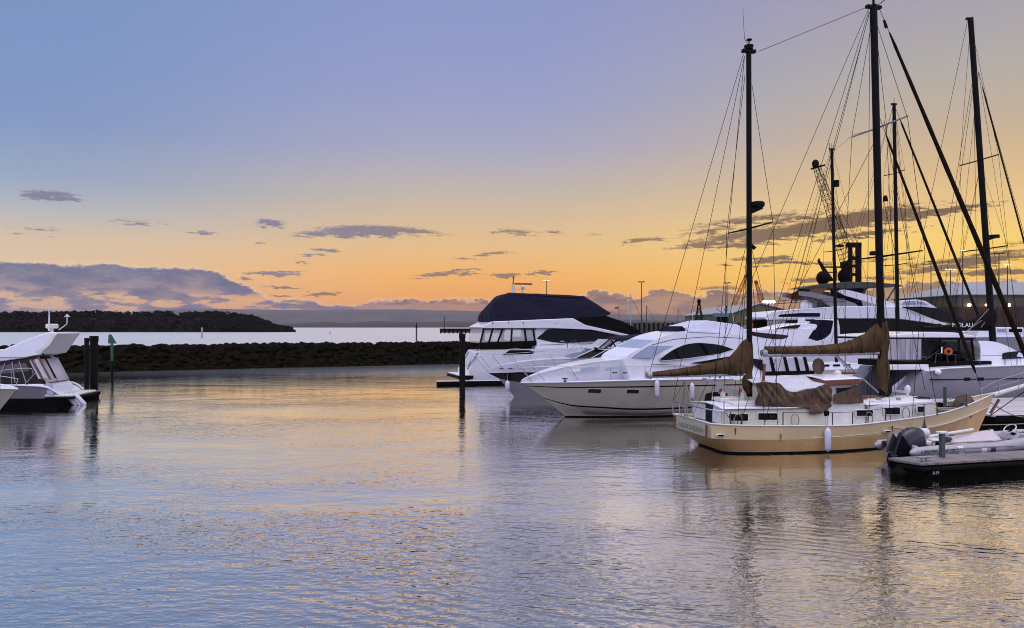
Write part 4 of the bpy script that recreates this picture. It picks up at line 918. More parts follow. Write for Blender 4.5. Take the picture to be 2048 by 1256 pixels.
# ------------------------------------------------------------------ sport cruiser between the two big yachts
def sport():
    S_ = Fr(3.9, 53.2, 194); s = 1
    r = S_.root('sport_cruiser', 'low sport cruiser with shade-darkened flared hull and folded navy bimini', 'motor boat')
    sheer = S_.line([(1330, 744, 1.95), (1230, 745, 1.95), (1150, 746, 1.7), (1075, 747, 1.1), (1020, 747, .5), (977, 746.5, .04)], s)
    chine = S_.line([(1330, 770, 1.75), (1230, 770, 1.75), (1150, 769, 1.4), (1085, 768, .8), (1036, 764, .28), (998, 757, .03)], s)
    wl = S_.wline([(1330, 1.7), (1230, 1.7), (1150, 1.3), (1095, .75), (1058, .3), (1030, .02)], s, -.05)
    hull([sheer, chine]).build('hull', 'darkhull', r, smooth=50); hull([chine, wl]).build('lower_hull', 'grey', r, smooth=50)  # downward shade of the flare is put into the dark hull colour
    plan = sorted((p[0], p[1]) for p in sheer); hb = lambda x: interp(plan, x)
    zs = sorted((p[0], p[2]) for p in sheer)
    MB().prism(cr(S_.P([(1330, 747), (1330, 716), (1235, 715), (1150, 717), (1075, 722), (1012, 732), (985, 741), (979, 746)], 1.5), 3), lambda x, z: max(.02, hb(x) + .02 - .5 * max(0, z - interp(zs, x) - .25))).build('deck_moulding', 'white', r, smooth=55)
    hw = lambda x, z: hb(x) * .8 - .25 * max(0, z - 2)
    MB().slab(S_.P([(1154, 717), (1192, 699.5), (1262, 706), (1245, 717)], 1.5), hw, 1, .01, -.04).build('side_screen', 'bronze', r)
    MB().prism(S_.P([(1149, 717), (1190, 698), (1196, 699), (1158, 718)], 1.4), lambda x, z: hw(x, z) - .03).build('windscreen', 'bglass', r)
    for pts in ([(1148, 717), (1190, 697.5), (1224, 700), (1275, 706)], [(1183, 716), (1214, 699)], [(1222, 717), (1246, 703)]): MB().tube([S_.L(a, b, hw(S_.X(a, 1.4), 2) + .03) for a, b in pts], .035, 6).build('screen_frame', 'offwhite', r)
    MB().tube([S_.L(1188, 697, 1.45), S_.L(1205, 699, 1.47), S_.L(1232, 700, 1.5)], .09, 8).build('bimini_roll', 'navy', r)
    rr = [(1206, 690, .05), (1222, 677, .3), (1250, 675, .33), (1280, 672, .3), (1310, 671, .3), (1335, 672, .2)]
    MB().rings([[(S_.X(px, 0), 1.45 * math.cos(j * .5236), S_.L(px, py, 0)[2] + h * .5 * math.sin(j * .5236) - .12 * abs(math.cos(j * .5236))) for j in range(12)] for px, py, h in cr(rr, 4)]).build('bimini', 'navy', r, smooth=60)
    for y in (-1.4, 1.4):
        for a, b in (((1205, 700), (1235, 679)), ((1236, 700), (1222, 680)), ((1240, 680), (1275, 706)), ((1275, 705), (1290, 680)), ((1195, 699), (1221, 677))): MB().tube([S_.L(*a, y), S_.L(*b, y)], .05, 6).build('bimini_frame', 'navy', r)
    MB().prism(S_.P([(1196, 700), (1222, 679), (1234, 680), (1210, 701)], 1.3), 1.25).build('bimini_window', 'vin', r)
    rail(S_, [(946, 712, 0), (975, 711, .45), (1030, 710, .95), (1075, 709, 1.25), (1130, 705, 1.55), (1155, 687, 1.7), (1168, 706, 1.75)], [((978, 745, .12), (948, 712, .05)), ((1010, 742, .5), (985, 711, .55)), ((1040, 740, .85), (1023, 710, .9)), ((1075, 738, 1.15), (1058, 709, 1.1)), ((1118, 738, 1.5), (1098, 707, 1.4))], .022, r)
    rail(S_, [(946, 712, 0), (985, 709, -.5), (1040, 706, -1.1), (1090, 702, -1.5)], [((985, 742, -.2), (960, 711, -.15)), ((1030, 732, -.8), (1015, 707, -.8))], .02, r)
    q = S_.L(1337, 672, 0); MB().tube([(q[0], 0, q[2] - .3), (q[0], 0, q[2])], .07, 6, r1=.2).build('aerial_base', 'offwhite', r); MB().tube([(q[0], 0, q[2]), (q[0], 0, q[2] + .3), (q[0], 0, q[2] + .38)], [.34, .36, .2], 12).build('radar_dome', 'white', r)
    for px, py in ((1003, 738), (1021, 738)):
        q = S_.L(px, py, .5); MB().box(q[0] - .14, .47, q[2], q[0] + .14, .53, q[2] + .06).build('cleat', 'dsteel', r)
    return S_
SP = sport()
q = SP.W((SP.X(1015, .62), .62, 0)); fender((q[0], q[1], SP.L(1015, 772, .62)[2]), .72, .16, 'white fender under the bow of the low sport cruiser', 'fenders hung over the boats')

# ------------------------------------------------------------------ far flybridge yacht under a navy cover
def flyyacht():
    Fy = Fr(gx(948, 67.5), 67.5, 18); s = -1
    r = Fy.root('flybridge_yacht', 'large white flybridge yacht with navy cover over its top deck', 'motor yacht')
    sheer = Fy.line([(962, 702, 2.2), (1010, 700, 2.45), (1080, 697, 2.55), (1160, 695, 2.5), (1230, 691, 2.2), (1300, 685, 1.4), (1352, 680, .04)], s)
    chine = Fy.line([(938, 742, 2.1), (1010, 746, 2.35), (1080, 746, 2.4), (1160, 744, 2.2), (1230, 740, 1.7), (1290, 730, .9), (1335, 712, .03)], s)
    wl = Fy.wline([(940, 2.0), (1010, 2.2), (1080, 2.25), (1160, 2.0), (1230, 1.5), (1285, .7), (1322, .02)], s, -.05)
    hull([sheer, chine, wl]).build('hull', 'white', r, smooth=50)
    deck(sheer, .1).build('deck', 'white', r)
    x0 = Fy.X(936, -2.2)
    MB().box(x0 - .9, -2.2, .35, x0 + .5, 2.2, .62).build('swim_platform', 'black', r, bevel=.05)
    MB().box(x0 - .85, -2.1, .623, x0 + .5, 2.1, .70).build('platform_deck', 'offwhite', r, bevel=.02)
    # transom details
    a, b = sheer[0], chine[0]
    def tr(y, f): return (b[0] + (a[0] - b[0]) * f - .03, y, b[2] + (a[2] - b[2]) * f)
    MB().add([tr(-.6, .25), tr(.6, .25), tr(.6, .85), tr(-.6, .85), (tr(-.6, .25)[0] + .1, -.6, tr(-.6, .25)[2]), (tr(.6, .25)[0] + .1, .6, tr(.6, .25)[2]), (tr(.6, .85)[0] + .1, .6, tr(.6, .85)[2]), (tr(-.6, .85)[0] + .1, -.6, tr(-.6, .85)[2])], [(0, 1, 2, 3), (4, 7, 6, 5), (0, 4, 5, 1), (1, 5, 6, 2), (2, 6, 7, 3), (3, 7, 4, 0)]).build('transom_door', 'cover', r, bevel=.02)
    for y in (-1.7, 1.3):
        MB().add([tr(y, .05), tr(y + .4, .05), tr(y + .4, .9), tr(y, .9)], [(0, 1, 2, 3)]).build('stern_steps', 'grey', r, solid=.03)
    MB().tube([Fy.L(955, 702, -2.0), Fy.L(954, 696, -2.0)], .04, 6).build('stern_post', 'dsteel', r)
    hw = 2.2
    w_ = lambda x, z: interp([(Fy.X(960), 2.1), (Fy.X(1160), 2.2), (Fy.X(1240), 1.8), (Fy.X(1320), .8)], x) - .12 * max(0, z - 3)
    MB().prism(Fy.P([(1071, 703), (1071, 655), (1103, 651), (1182, 656), (1258, 671), (1305, 685), (1305, 692), (1160, 700)], -hw), w_).build('deckhouse', 'white', r, bevel=.04)
    MB().slab(cr(Fy.P([(1074, 677), (1088, 666), (1103, 657), (1140, 655.5), (1182, 657.5), (1220, 664), (1254, 671.5), (1235, 677), (1212, 680), (1170, 683.5), (1124, 686), (1095, 682)], -hw), 2), w_, -1, .02, -.05).build('saloon_window', 'glass', r)
    MB().slab(Fy.P([(1072, 672), (1072, 656), (1100, 653.5)], -hw), w_, -1, .035, -.05).build('side_brace', 'white', r)
    MB().slab(Fy.P([(1006, 709.5), (1019, 700.5), (1073, 699.5), (1064, 708)], -2.45), lambda x, z: 2.5, -1, .03, -.1).build('side_vent', 'black', r)
    # flybridge moulding
    MB().prism(Fy.P([(963, 654), (985, 643), (1060, 640), (1146, 636.5), (1171, 650), (1255, 668), (1300, 678), (1300, 681), (1182, 659.5), (1103, 656.5), (965, 657)], -2.35), lambda x, z: interp([(Fy.X(960), 2.25), (Fy.X(1170), 2.4), (Fy.X(1260), 1.7), (Fy.X(1310), .8)], x)).build('flybridge_moulding', 'white', r, bevel=.05)
    MB().prism(Fy.P([(1142, 637.5), (1212, 631), (1250, 643), (1278, 656), (1303, 671), (1300, 679), (1255, 669), (1171, 651)], -2.0), lambda x, z: interp([(Fy.X(1140), 2.05), (Fy.X(1230), 1.7), (Fy.X(1310), .6)], x)).build('flybridge_screen', 'black', r, bevel=.05)
    # navy cover as a sagging tent
    pr = cr(Fy.P([(979, 642.5), (982, 624), (1004, 594), (1030, 584.5), (1036, 584), (1100, 586.5), (1174, 590), (1180, 591), (1202, 606), (1222, 622), (1224, 623.5), (1212, 632), (1165, 634.5), (1118, 637.5), (1050, 640)], -1.9), 5)
    zb = min(p[1] for p in pr)
    mbv = MB(); n = len(pr); rows = []
    for k in range(17):
        c = -1 + 2 * k / 16
        def wr(x, z): return .10 * mn.noise(Vector((x * .8, z * 1.2, c * 2))) - .16 * abs(mn.noise(Vector((x * .55 + z * .9, z * .35, 4)))) - .07 * abs(mn.noise(Vector((x * 1.7 - z * 1.2, z * .5, 8))))
        rows.append([(x, c * (2.0 - .42 * max(0, z - zb - .2) ** 1.1 + wr(x, z)), z - .22 * (abs(c) ** 4) * min(1, max(0, z - zb - .6)) + .07 * mn.noise(Vector((x * 1.1, c * 2, z)))) for x, z in pr])
    mbv.rings(rows); mbv.build('flybridge_cover', 'navy', r, smooth=48)
    for px in (985, 1017, 1046, 1112, 1150): MB().tube([Fy.L(px, 641, -2.2), Fy.L(px + 1, 647, -2.38)], .03, 5).build('cover_tie', 'black', r)
    # aft cockpit enclosure
    MB().slab(Fy.P([(960, 699), (960, 685), (1073, 681), (1073, 691), (1010, 699)], -2.2), 2.2, -1, .03, -.1).build('enclosure_band', 'black', r)
    MB().slab(Fy.P([(964, 659), (964, 656), (1072, 655), (1072, 659)], -2.2), 2.2, -1, .03, -.1).build('enclosure_head', 'black', r)
    for a_, b_ in ((968, 960), (986, 977), (1006, 994), (1024, 1022), (1049, 1053), (1066, 1071)): MB().tube([Fy.L(a_, 656, -2.2), Fy.L(b_, 688, -2.2)], .085, 6).build('enclosure_post', 'black', r)
    pa = [Fy.L(966, 657, -2.16), Fy.L(1071, 656, -2.16), Fy.L(1071, 682, -2.16), Fy.L(961, 686, -2.16)]
    MB().add(pa, [(0, 1, 2, 3)]).build('enclosure_panel', 'vin', r)
    MB().add([(pa[0][0], -2.1, pa[0][2]), (pa[0][0], 2.1, pa[0][2]), (pa[3][0], 2.1, pa[3][2]), (pa[3][0], -2.1, pa[3][2])], [(0, 1, 2, 3)]).build('enclosure_panel', 'vin', r)
    q = Fy.L(1035, 690, 0); MB().box(q[0] - .2, -1.2, q[2] - .3, q[0] + 1.6, 1.4, q[2] + .75).build('cockpit_seat', 'navy', r, bevel=.1)
    # radar mast
    q = Fy.L(1026, 586, 0); z1 = Fy.L(1026, 570, 0)[2]
    MB().box(q[0] - .1, -.15, q[2] - .2, q[0] + .16, .15, z1).build('radar_mast', 'offwhite', r, bevel=.03)
    MB().tube([(q[0], 0, z1), (q[0] + .05, 0, Fy.L(1026, 556, 0)[2])], .05, 6).build('mast_pole', 'rust', r)
    MB().ball((q[0] + .05, 0, Fy.L(1026, 555, 0)[2]), .1).build('masthead_light', 'rust', r)
    qa, qb = Fy.L(1029, 567.5, 0), Fy.L(1064, 567, 0)
    MB().box(qa[0], -.1, qa[2] - .07, qb[0], .1, qa[2] + .07).build('radar_scanner', 'rust', r, bevel=.03)
    q2 = Fy.L(1045.5, 574, 0); MB().ball(q2, .2).build('radar_motor', 'offwhite', r)
    MB().box(q[0] + .1, -.08, q2[2] - .28, q2[0] + .45, .08, q2[2] - .2).build('radar_shelf', 'offwhite', r)
    MB().tube([(q2[0], 0, q2[2] - .6), (q2[0], 0, q2[2])], .06, 6).build('radar_leg', 'offwhite', r)
    rail(Fy, [(1080, 690, -2.5), (1130, 688, -2.5), (1150, 680, -2.5), (1162, 688, -2.45), (1230, 683, -2.2), (1290, 676, -1.5)], [((1135, 697, -2.5), (1135, 687, -2.5)), ((1200, 693, -2.4), (1200, 685, -2.35)), ((1240, 690, -2.1), (1240, 682, -2.1))], .03, r, 'dsteel')
    MB().tube([Fy.L(1224, 622, -1.3), Fy.L(1245, 641, -1.3)], .02, 5).build('cover_tie', 'rope', r)
flyyacht()

# ------------------------------------------------------------------ stern of the sport yacht with the raked arch
def archboat():
    B = Fr(gx(40, 47.5), 47.5, 188); s = 1
    r = B.root('sport_yacht', 'white sport yacht showing its raked arch, radar and swim platform', 'motor yacht')
    sheer = B.line([(117, 789, 1.8), (95, 776, 1.9), (60, 772, 2.0), (0, 771, 2.05), (-100, 769, 1.9), (-190, 768, 1.1), (-260, 766, .05)], s)
    chine = B.line([(119, 796, 1.75), (95, 797, 1.8), (60, 797, 1.9), (0, 797, 1.9), (-100, 796, 1.6), (-180, 792, .85), (-240, 785, .03)], s)
    wl = B.wline([(121, 1.6), (95, 1.65), (60, 1.7), (0, 1.7), (-100, 1.35), (-170, .7), (-225, .02)], s, -.05)
    hull([sheer, chine]).build('hull', 'grey', r, smooth=50); hull([chine, wl]).build('lower_hull', 'black', r, smooth=50)
    for y in (1, -1): MB().tube([(x, y * b, z + .02) for x, b, z in cr(sheer, 5)], .06, 6).build('gunwale', 'white', r)
    deck(sheer, .1).build('deck', 'white', r)
    x0 = B.X(147, 1.7); x1 = B.X(92, 1.7)
    zt = B.L(130, 789, 1.8)[2]
    MB().box(min(x0, x1), -1.75, zt - .16, max(x0, x1), 1.85, zt).build('swim_platform', 'offwhite', r, bevel=.06)
    MB().box(min(x0, x1) - .02, -1.8, zt - .28, max(x0, x1), 1.88, zt - .163).build('platform_edge', 'black', r, bevel=.03)
    MB().box(B.X(140, 1.2) - .1, .9, .0, B.X(140, 1.2) + .3, 1.4, zt - .3).build('stern_drive', 'pile', r, bevel=.08)
    # cockpit side, transom moulding
    ww = 1.85
    MB().prism(B.P([(108, 793), (96, 781), (84, 768), (60, 768), (0, 770), (-90, 768), (-90, 792)], 1.85), lambda x, z: 1.85 - .2 * max(0, z - 1.3)).build('cockpit_moulding', 'white', r, bevel=.05)
    MB().slab(B.P([(107, 791), (105, 767), (92, 765), (94, 787)], 1.86), 1.86, 1, .02).build('transom_gate', 'cover', r)
    # dark saloon side and enclosure
    sw = lambda x, z: 1.75 - .12 * max(0, z - 1.8)
    MB().prism(B.P([(88, 768), (62, 719), (52, 717), (-60, 727), (-120, 745), (-150, 768)], 1.75), sw).build('saloon_side', 'bronze', r, bevel=.04)
    for pts in ([(57, 720), (64, 719), (86, 757), (78, 758)], [(66, 718), (76, 717), (99, 755), (88, 757)]): MB().slab(B.P(pts, 1.75), sw, 1, .06, .03).build('enclosure_panel', 'fender', r)
    pA, pB = B.L(89, 766, 1.7), B.L(64, 720, 1.7)
    for y0, y1 in ((-1.6, -.05), (.05, 1.62)): MB().add([(pA[0] - .04, y0, pA[2]), (pA[0] - .04, y1, pA[2]), (pB[0] - .04, y1, pB[2]), (pB[0] - .04, y0, pB[2])], [(0, 1, 2, 3)]).build('enclosure_panel', 'fender', r, solid=.02)  # opaque white stands in for sky glow through clear vinyl
    MB().tube([B.L(77, 714, 1.78), B.L(101, 759, 1.85)], .06, 6).build('enclosure_frame', 'rust', r)
    MB().tube([B.L(62, 718, 1.78), B.L(86, 760, 1.85)], .05, 6).build('enclosure_frame', 'rust', r)
    MB().slab(B.P([(54, 718), (76, 712), (78, 716), (55, 722)], 1.75), sw, 1, .08, -.02).build('canopy_rail', 'canvas', r)
    MB().tube([B.L(85, 706, 1.5), B.L(97, 728, 1.6), B.L(111, 756, 1.75)], .05, 6).build('canopy_strut', 'black', r)
    for pts in ([(-40, 742), (-10, 733), (30, 727), (50, 726), (58, 742), (-20, 750)],): MB().slab(B.P(pts, 1.75), sw, 1, .015).build('saloon_window', 'vind', r)
    for a, b in (((-6, 766), (10, 727)), ((52, 765), (38, 722)), ((30, 765), (24, 724))): MB().tube([B.L(*a, 1.74), B.L(*b, 1.72)], .035, 5).build('window_frame', 'alu', r)
    for i in range(9): q = B.L(-30 + i * 9, 766 - (i % 3), 1.4); MB().ball(q, .12, .2, .1, 8, 4).build('coiled_rope', 'fender', r)
    MB().tube([B.L(30, 790, 1.9), B.L(52, 770, 1.92), B.L(60, 765, 1.92)], .03, 5).build('handrail', 'dsteel', r)
    # hardtop and arch
    MB().prism(B.P([(-60, 724), (0, 723), (51, 716), (82, 708), (80, 703), (70, 706), (50, 697), (0, 699), (-60, 705)], 1.75), 1.72).build('hardtop', 'white', r, bevel=.05)
    MB().prism(B.P([(50, 715), (82, 709), (113, 668), (113, 665), (94, 664.5), (50, 680), (10, 697), (-10, 715)], 1.75), lambda x, z: 1.78 - .1 * max(0, z - 3)).build('radar_arch', 'white', r, bevel=.05)
    MB().slab(B.P([(70, 703), (84, 695), (106, 669), (112, 668), (98, 691), (80, 706)], 1.75), lambda x, z: 1.78 - .1 * max(0, z - 3), 1, .02).build('arch_recess', 'offwhite', r)
    q = B.L(104, 657, .4); zl = B.L(104, 665, .4)[2]
    MB().tube([(q[0], .4, zl - .1), (q[0], .4, q[2])], .10, 8).build('radar_leg', 'offwhite', r)
    MB().tube([(q[0], .4, q[2]), (q[0], .4, q[2] + .06), (q[0], .4, q[2] + .24), (q[0], .4, q[2] + .30)], [.3, .36, .36, .28], 16).build('radar_dome', 'offwhite', r)
    qa = B.L(98, 662, .9); MB().tube([qa, B.L(98.5, 626, .9), B.L(96, 598, .9)], [.06, .035, .01], 6).build('aerial', 'offwhite', r)
    MB().tube([B.L(117, 660, .2), B.L(134, 648, .2), B.L(134.5, 628, .2)], .03, 6).build('light_pole', 'offwhite', r)
    MB().ball(B.L(134.5, 632, .2), .10, n=8).build('stern_light', 'offwhite', r); MB().tube([B.L(129, 633, .2), B.L(140, 633, .2)], .03, 6).build('light_arm', 'offwhite', r)
    rail(B, [(-20, 757, 2.0), (2, 742, 2.0), (30, 738, 2.0), (62, 737, 2.0), (66, 748, 1.95)], [((24, 770, 2.0), (22, 739, 2.0)), ((48, 770, 2.0), (72, 745, 1.95))], .02, r)
    lines(B, [[(8, 735, 1), (-60, 560, 1)]], .012, r, 'aerial_wire', 'wire')
    for i, px in enumerate((155, 163, 171)):
        q = B.W((B.X(px, 1.3), 1.3, 0))
        fender((q[0], q[1], 0.42), .95, .155, ['fender against the swim platform, innermost of the three', 'middle one of three fenders tilted off the swim platform', 'outermost of three fenders, nearest the mooring pile'][i], 'fenders hung over the boats', (R(6), R(-40)))
    return B
AB = archboat()
def flarebow():
    B = Fr(gx(-60, 41), 41, 4)
    r = B.root('motor_boat', 'grey green flared bow of a motor boat at the picture edge', 'motor boat')
    sheer = B.line([(-230, 775, 1.6), (-120, 776, 1.6), (-50, 777, 1.2), (0, 777.5, .55), (34, 778, .04)], -1)
    wl = B.wline([(-230, 1.3), (-120, 1.2), (-70, .7), (-35, .25), (-12, .02)], -1, -.05)
    hull([sheer, wl]).build('hull', 'pale', r, smooth=50)
    for y in (1, -1): MB().tube([(x, y * b, z + .01) for x, b, z in cr(sheer, 5)], .05, 6).build('gunwale', 'white', r)
    deck(sheer, .06).build('deck', 'white', r)
    rail(B, [(-160, 748, -1.4), (-60, 748, -1.2), (0, 752, -.5), (36, 758, 0)], [((-60, 776, -1.2), (-60, 748, -1.2)), ((0, 776, -.5), (0, 752, -.5)), ((30, 778, -.1), (36, 758, 0))], .022, r)
flarebow()

# ------------------------------------------------------------------ small flybridge cruiser
def cruiser():
    B = Fr(gx(1570, 75), 75, 190); s = 1
    r = B.root('flybridge_cruiser', 'white flybridge cruiser with brown windows and dark stern canopy', 'motor boat')
    sheer = B.line([(1680, 706, 2.1), (1620, 704, 2.2), (1550, 703, 2.1), (1500, 702, 1.4), (1455, 700, .05)], s)
    wl = B.wline([(1680, 1.8), (1620, 1.9), (1550, 1.6), (1505, .8), (1470, .03)], s, -.05)
    hull([sheer, wl]).build('hull', 'white', r); deck(sheer, .1).build('deck', 'white', r)
    w0 = lambda x, z: 1.9 - .12 * max(0, z - 3)
    MB().prism(cr(B.P([(1640, 706), (1640, 688), (1618, 677), (1600, 690), (1580, 692), (1500, 690), (1480, 706)], 1.9), 2), w0).build('deckhouse', 'white', r, bevel=.05)
    MB().prism(B.P([(1500, 692), (1500, 660), (1545, 657), (1572, 654), (1612, 656), (1634, 655), (1617, 678), (1598, 692)], 1.9), w0).build('saloon', 'white', r, bevel=.06)
    MB().slab(cr(B.P([(1500, 663), (1540, 667), (1578, 671), (1570, 677), (1558, 678.5), (1530, 676), (1502, 670)], 1.9), 2), w0, 1, .02).build('saloon_window', 'bronze', r)
    MB().prism(cr(B.P([(1545, 658), (1575, 651), (1602, 646.5), (1628, 648), (1636, 651), (1632, 660), (1600, 662)], 1.7), 3), lambda x, z: 1.75 - .15 * max(0, z - 4)).build('flybridge', 'white', r, bevel=.05)
    MB().slab(cr(B.P([(1550, 657), (1578, 651.5), (1601, 650), (1594, 657)], 1.7), 2), 1.72, 1, .02).build('flybridge_screen', 'bronze', r)
    MB().prism(B.P([(1618, 678), (1636, 652), (1642, 639), (1668, 641), (1664, 664), (1640, 681)], 1.7), 1.7).build('stern_canopy', 'navy', r, bevel=.05)
    MB().prism(cr(B.P([(1620, 692), (1625, 684), (1645, 680), (1662, 668), (1668, 641), (1676, 640), (1680, 668), (1672, 690)], 1.8), 2), 1.85).build('stern_wing', 'white', r, bevel=.04)
    MB().slab(B.P([(1638, 674), (1646, 644), (1648, 644), (1640, 675)], 1.7), 1.7, 1, .03).build('canopy_rib', 'black', r)
    q = B.L(1609, 640, 0); MB().box(q[0] - .3, -.5, q[2] - .3, q[0] + .5, .5, q[2] - .15).build('fly_seat', 'white', r, bevel=.04); MB().box(q[0] + .25, -.5, q[2] - .15, q[0] + .45, .5, q[2] + .2).build('fly_seat_back', 'white', r, bevel=.04)
    MB().tube([B.L(1614, 648, .6), B.L(1606, 637, .6)], .06, 6).build('flybridge_post', 'white', r)
cruiser()

# ------------------------------------------------------------------ superyacht
def superyacht():
    B = Fr(gx(1540, 97), 97, 6)
    r = B.root('superyacht', 'big white superyacht with dark satellite domes on a hardtop', 'motor yacht')
    T = lambda pts, y=-3.2: B.P(pts, y)
    z_ = lambda py: gz(py, 95)
    sheer = B.line([(1525, 672, 3.1), (1620, 672, 3.3), (1720, 671, 3.3), (1810, 669, 3.1), (1890, 666, 2.3), (1940, 663, 1.2), (1985, 659, .05)], -1)
    wl = B.wline([(1530, 2.8), (1620, 3.0), (1720, 3.0), (1805, 2.5), (1875, 1.4), (1920, .6), (1955, .03)], -1, -.05)
    hull([sheer, wl]).build('hull', 'white', r); deck(sheer, .1).build('deck', 'offwhite', r)
    MB().prism(T([(1548, 672), (1548, 639), (1800, 636), (1890, 648), (1935, 662), (1940, 672)]), lambda x, z: interp([(B.X(1540), 2.9), (B.X(1830), 2.8), (B.X(1940), 1.2)], x)).build('main_deck_house', 'glass', r)
    MB().slab(T([(1536, 664), (1536, 641), (1574, 641), (1568, 664)]), 3.0, -1, .04).build('stern_curtain', 'curtain', r)
    MB().tube([B.L(1548, 672, -3), B.L(1548, 638, -3)], .07, 6).build('stern_post', 'white', r)
    up = lambda x, z: interp([(B.X(1530), 2.9), (B.X(1600), 3.2), (B.X(1800), 3.1), (B.X(1905), 1.7)], x)
    MB().prism(T([(1530, 634), (1546, 623), (1600, 618.5), (1677, 612.5), (1748, 612.5), (1800, 613), (1832, 624), (1870, 637), (1906, 648), (1900, 651), (1850, 644), (1793, 637), (1680, 637), (1560, 641), (1531, 638)]), up).build('upper_deck', 'white', r, bevel=.06)
    MB().slab(T([(1555, 634), (1562, 629), (1600, 626), (1640, 626), (1640, 633)]), up, -1, .02).build('deck_recess', 'navy', r)
    MB().slab(T([(1533, 637.5), (1600, 635), (1600, 637), (1535, 640)]), up, -1, .03).build('deck_edge', 'offwhite', r)
    MB().prism(T([(1800, 613.5), (1845, 613), (1880, 617), (1931, 634), (1942, 642), (1930, 650), (1908, 648.5), (1870, 637.5), (1832, 624)], -2.4), lambda x, z: interp([(B.X(1800), 2.6), (B.X(1880), 2.2), (B.X(1945), .8)], x)).build('bridge_screen', 'glass', r, bevel=.06)
    MB().prism(T([(1788, 614), (1800, 602), (1832, 599), (1850, 602), (1874, 616)], -1.8), 1.9).build('sky_lounge', 'white', r, bevel=.06)
    for p in ([(1803, 609), (1808, 603), (1828, 601.5), (1834, 609)], [(1838, 609), (1832, 602), (1846, 604), (1856, 610)]): MB().slab(T(p, -1.9), 1.9, -1, .03).build('lounge_window', 'bglass', r)
    for y in (-1, 1):
        MB().slab(cr(T([(1598, 584), (1606, 582.5), (1640, 588), (1690, 600), (1716, 612), (1662, 613.5), (1645, 600), (1615, 593), (1600, 591)], -2.4), 2), 2.4, y, .05, -.25).build('stern_wing', 'grey', r)
        MB().slab(T([(1602, 590), (1618, 583), (1640, 571), (1662, 570), (1640, 590), (1625, 601)], -2.2), 2.2, y, .04, -.2).build('wing_support', 'rust', r)
        MB().slab(cr(T([(1676, 583), (1682, 579.5), (1700, 581), (1745, 593), (1802, 612), (1790, 616), (1740, 605), (1690, 591)], -2.6), 2), 2.6, y, .06, -.25).build('arch_wing', 'white', r)
    MB().prism(T([(1688, 590), (1684, 577), (1735, 577), (1722, 600), (1726, 612), (1712, 612)], -1.5), 1.5).build('mast_base', 'navy', r)
    MB().prism(T([(1609, 575.5), (1625, 571), (1648, 567.5), (1697, 563.5), (1740, 564), (1795, 568), (1810, 572.5), (1726, 576), (1690, 577.5), (1660, 576)], -2.3), 2.3).build('hardtop', 'dsteel', r, bevel=.05)
    for px in (1790, 1733): MB().tube([B.L(px, 575, -2), B.L(px - 18, 604, -2)], .10, 6).build('hardtop_strut', 'dsteel', r)
    for px, py in ((1646, 556), (1688.5, 552)):
        q = B.L(px, py, -.8 if px < 1660 else .6); MB().ball(q, .85, .85, .95, 14, 8).build('satellite_dome', 'crane', r); MB().tube([(q[0], q[1], q[2] - 1.1), (q[0], q[1], q[2] - .5)], .55, 12).build('dome_base', 'crane', r)
    MB().slab(T([(1635, 521), (1640, 522), (1650, 537), (1668, 562), (1657, 563)], 0), .12, -1, .03, -.27).build('radar_fin', 'crane', r)
    MB().tube([B.L(1637, 524, 0), B.L(1638.5, 517, 0)], .12, 6).build('fin_light', 'crane', r)
    a, b = B.L(1650, 534, 0), B.L(1696, 534.5, 0); MB().box(a[0], -.15, a[2] - .09, b[0], .15, a[2] + .09).build('radar_scanner', 'crane', r)
    a, b = B.L(1652, 544.5, 0), B.L(1674, 544.5, 0); MB().box(a[0], -.12, a[2] - .06, b[0], .12, a[2] + .06).build('radar_scanner', 'crane', r)
    q = B.L(1671, 548, 0); MB().tube([(q[0], 0, q[2] - .9), (q[0], 0, q[2] + 1.0)], .16, 6).build('radar_mast', 'crane', r)
    q = B.L(1692, 533, 0); MB().box(q[0] - .5, -.3, q[2] - 1.0, q[0] + .4, .3, q[2] + .3).build('radar_mast', 'crane', r)
    for yy in (604, 598.5): MB().tube([B.L(1548, yy + 4, -2.9), B.L(1600, yy, -2.9), B.L(1690, yy - 1, -2.9)], .045, 5).build('handrail', 'dsteel', r)
    for px in (1552, 1568, 1584, 1600, 1618): MB().tube([B.L(px, 622, -2.9), B.L(px, 600 + (1600 - px) * .07 if px < 1600 else 598, -2.9)], .04, 5).build('stanchion', 'dsteel', r)
    q = B.L(1613, 612, -1); MB().ball(q, .8, .8, .85, 12, 6).build('satellite_dome', 'white', r); MB().tube([(q[0], -1, q[2] - 1.0), (q[0], -1, q[2] - .6)], .4, 8).build('dome_base', 'white', r)
    q = B.L(1626, 606, -1); MB().box(q[0] - .4, -1.3, q[2] - 1.2, q[0] + .4, -.7, q[2] + .5).build('deck_crane', 'grey', r, bevel=.08)
    MB().tube([B.L(1655, 632, -3), B.L(1690, 622, -3)], .07, 6).build('boarding_arm', 'darkhull', r)
superyacht()

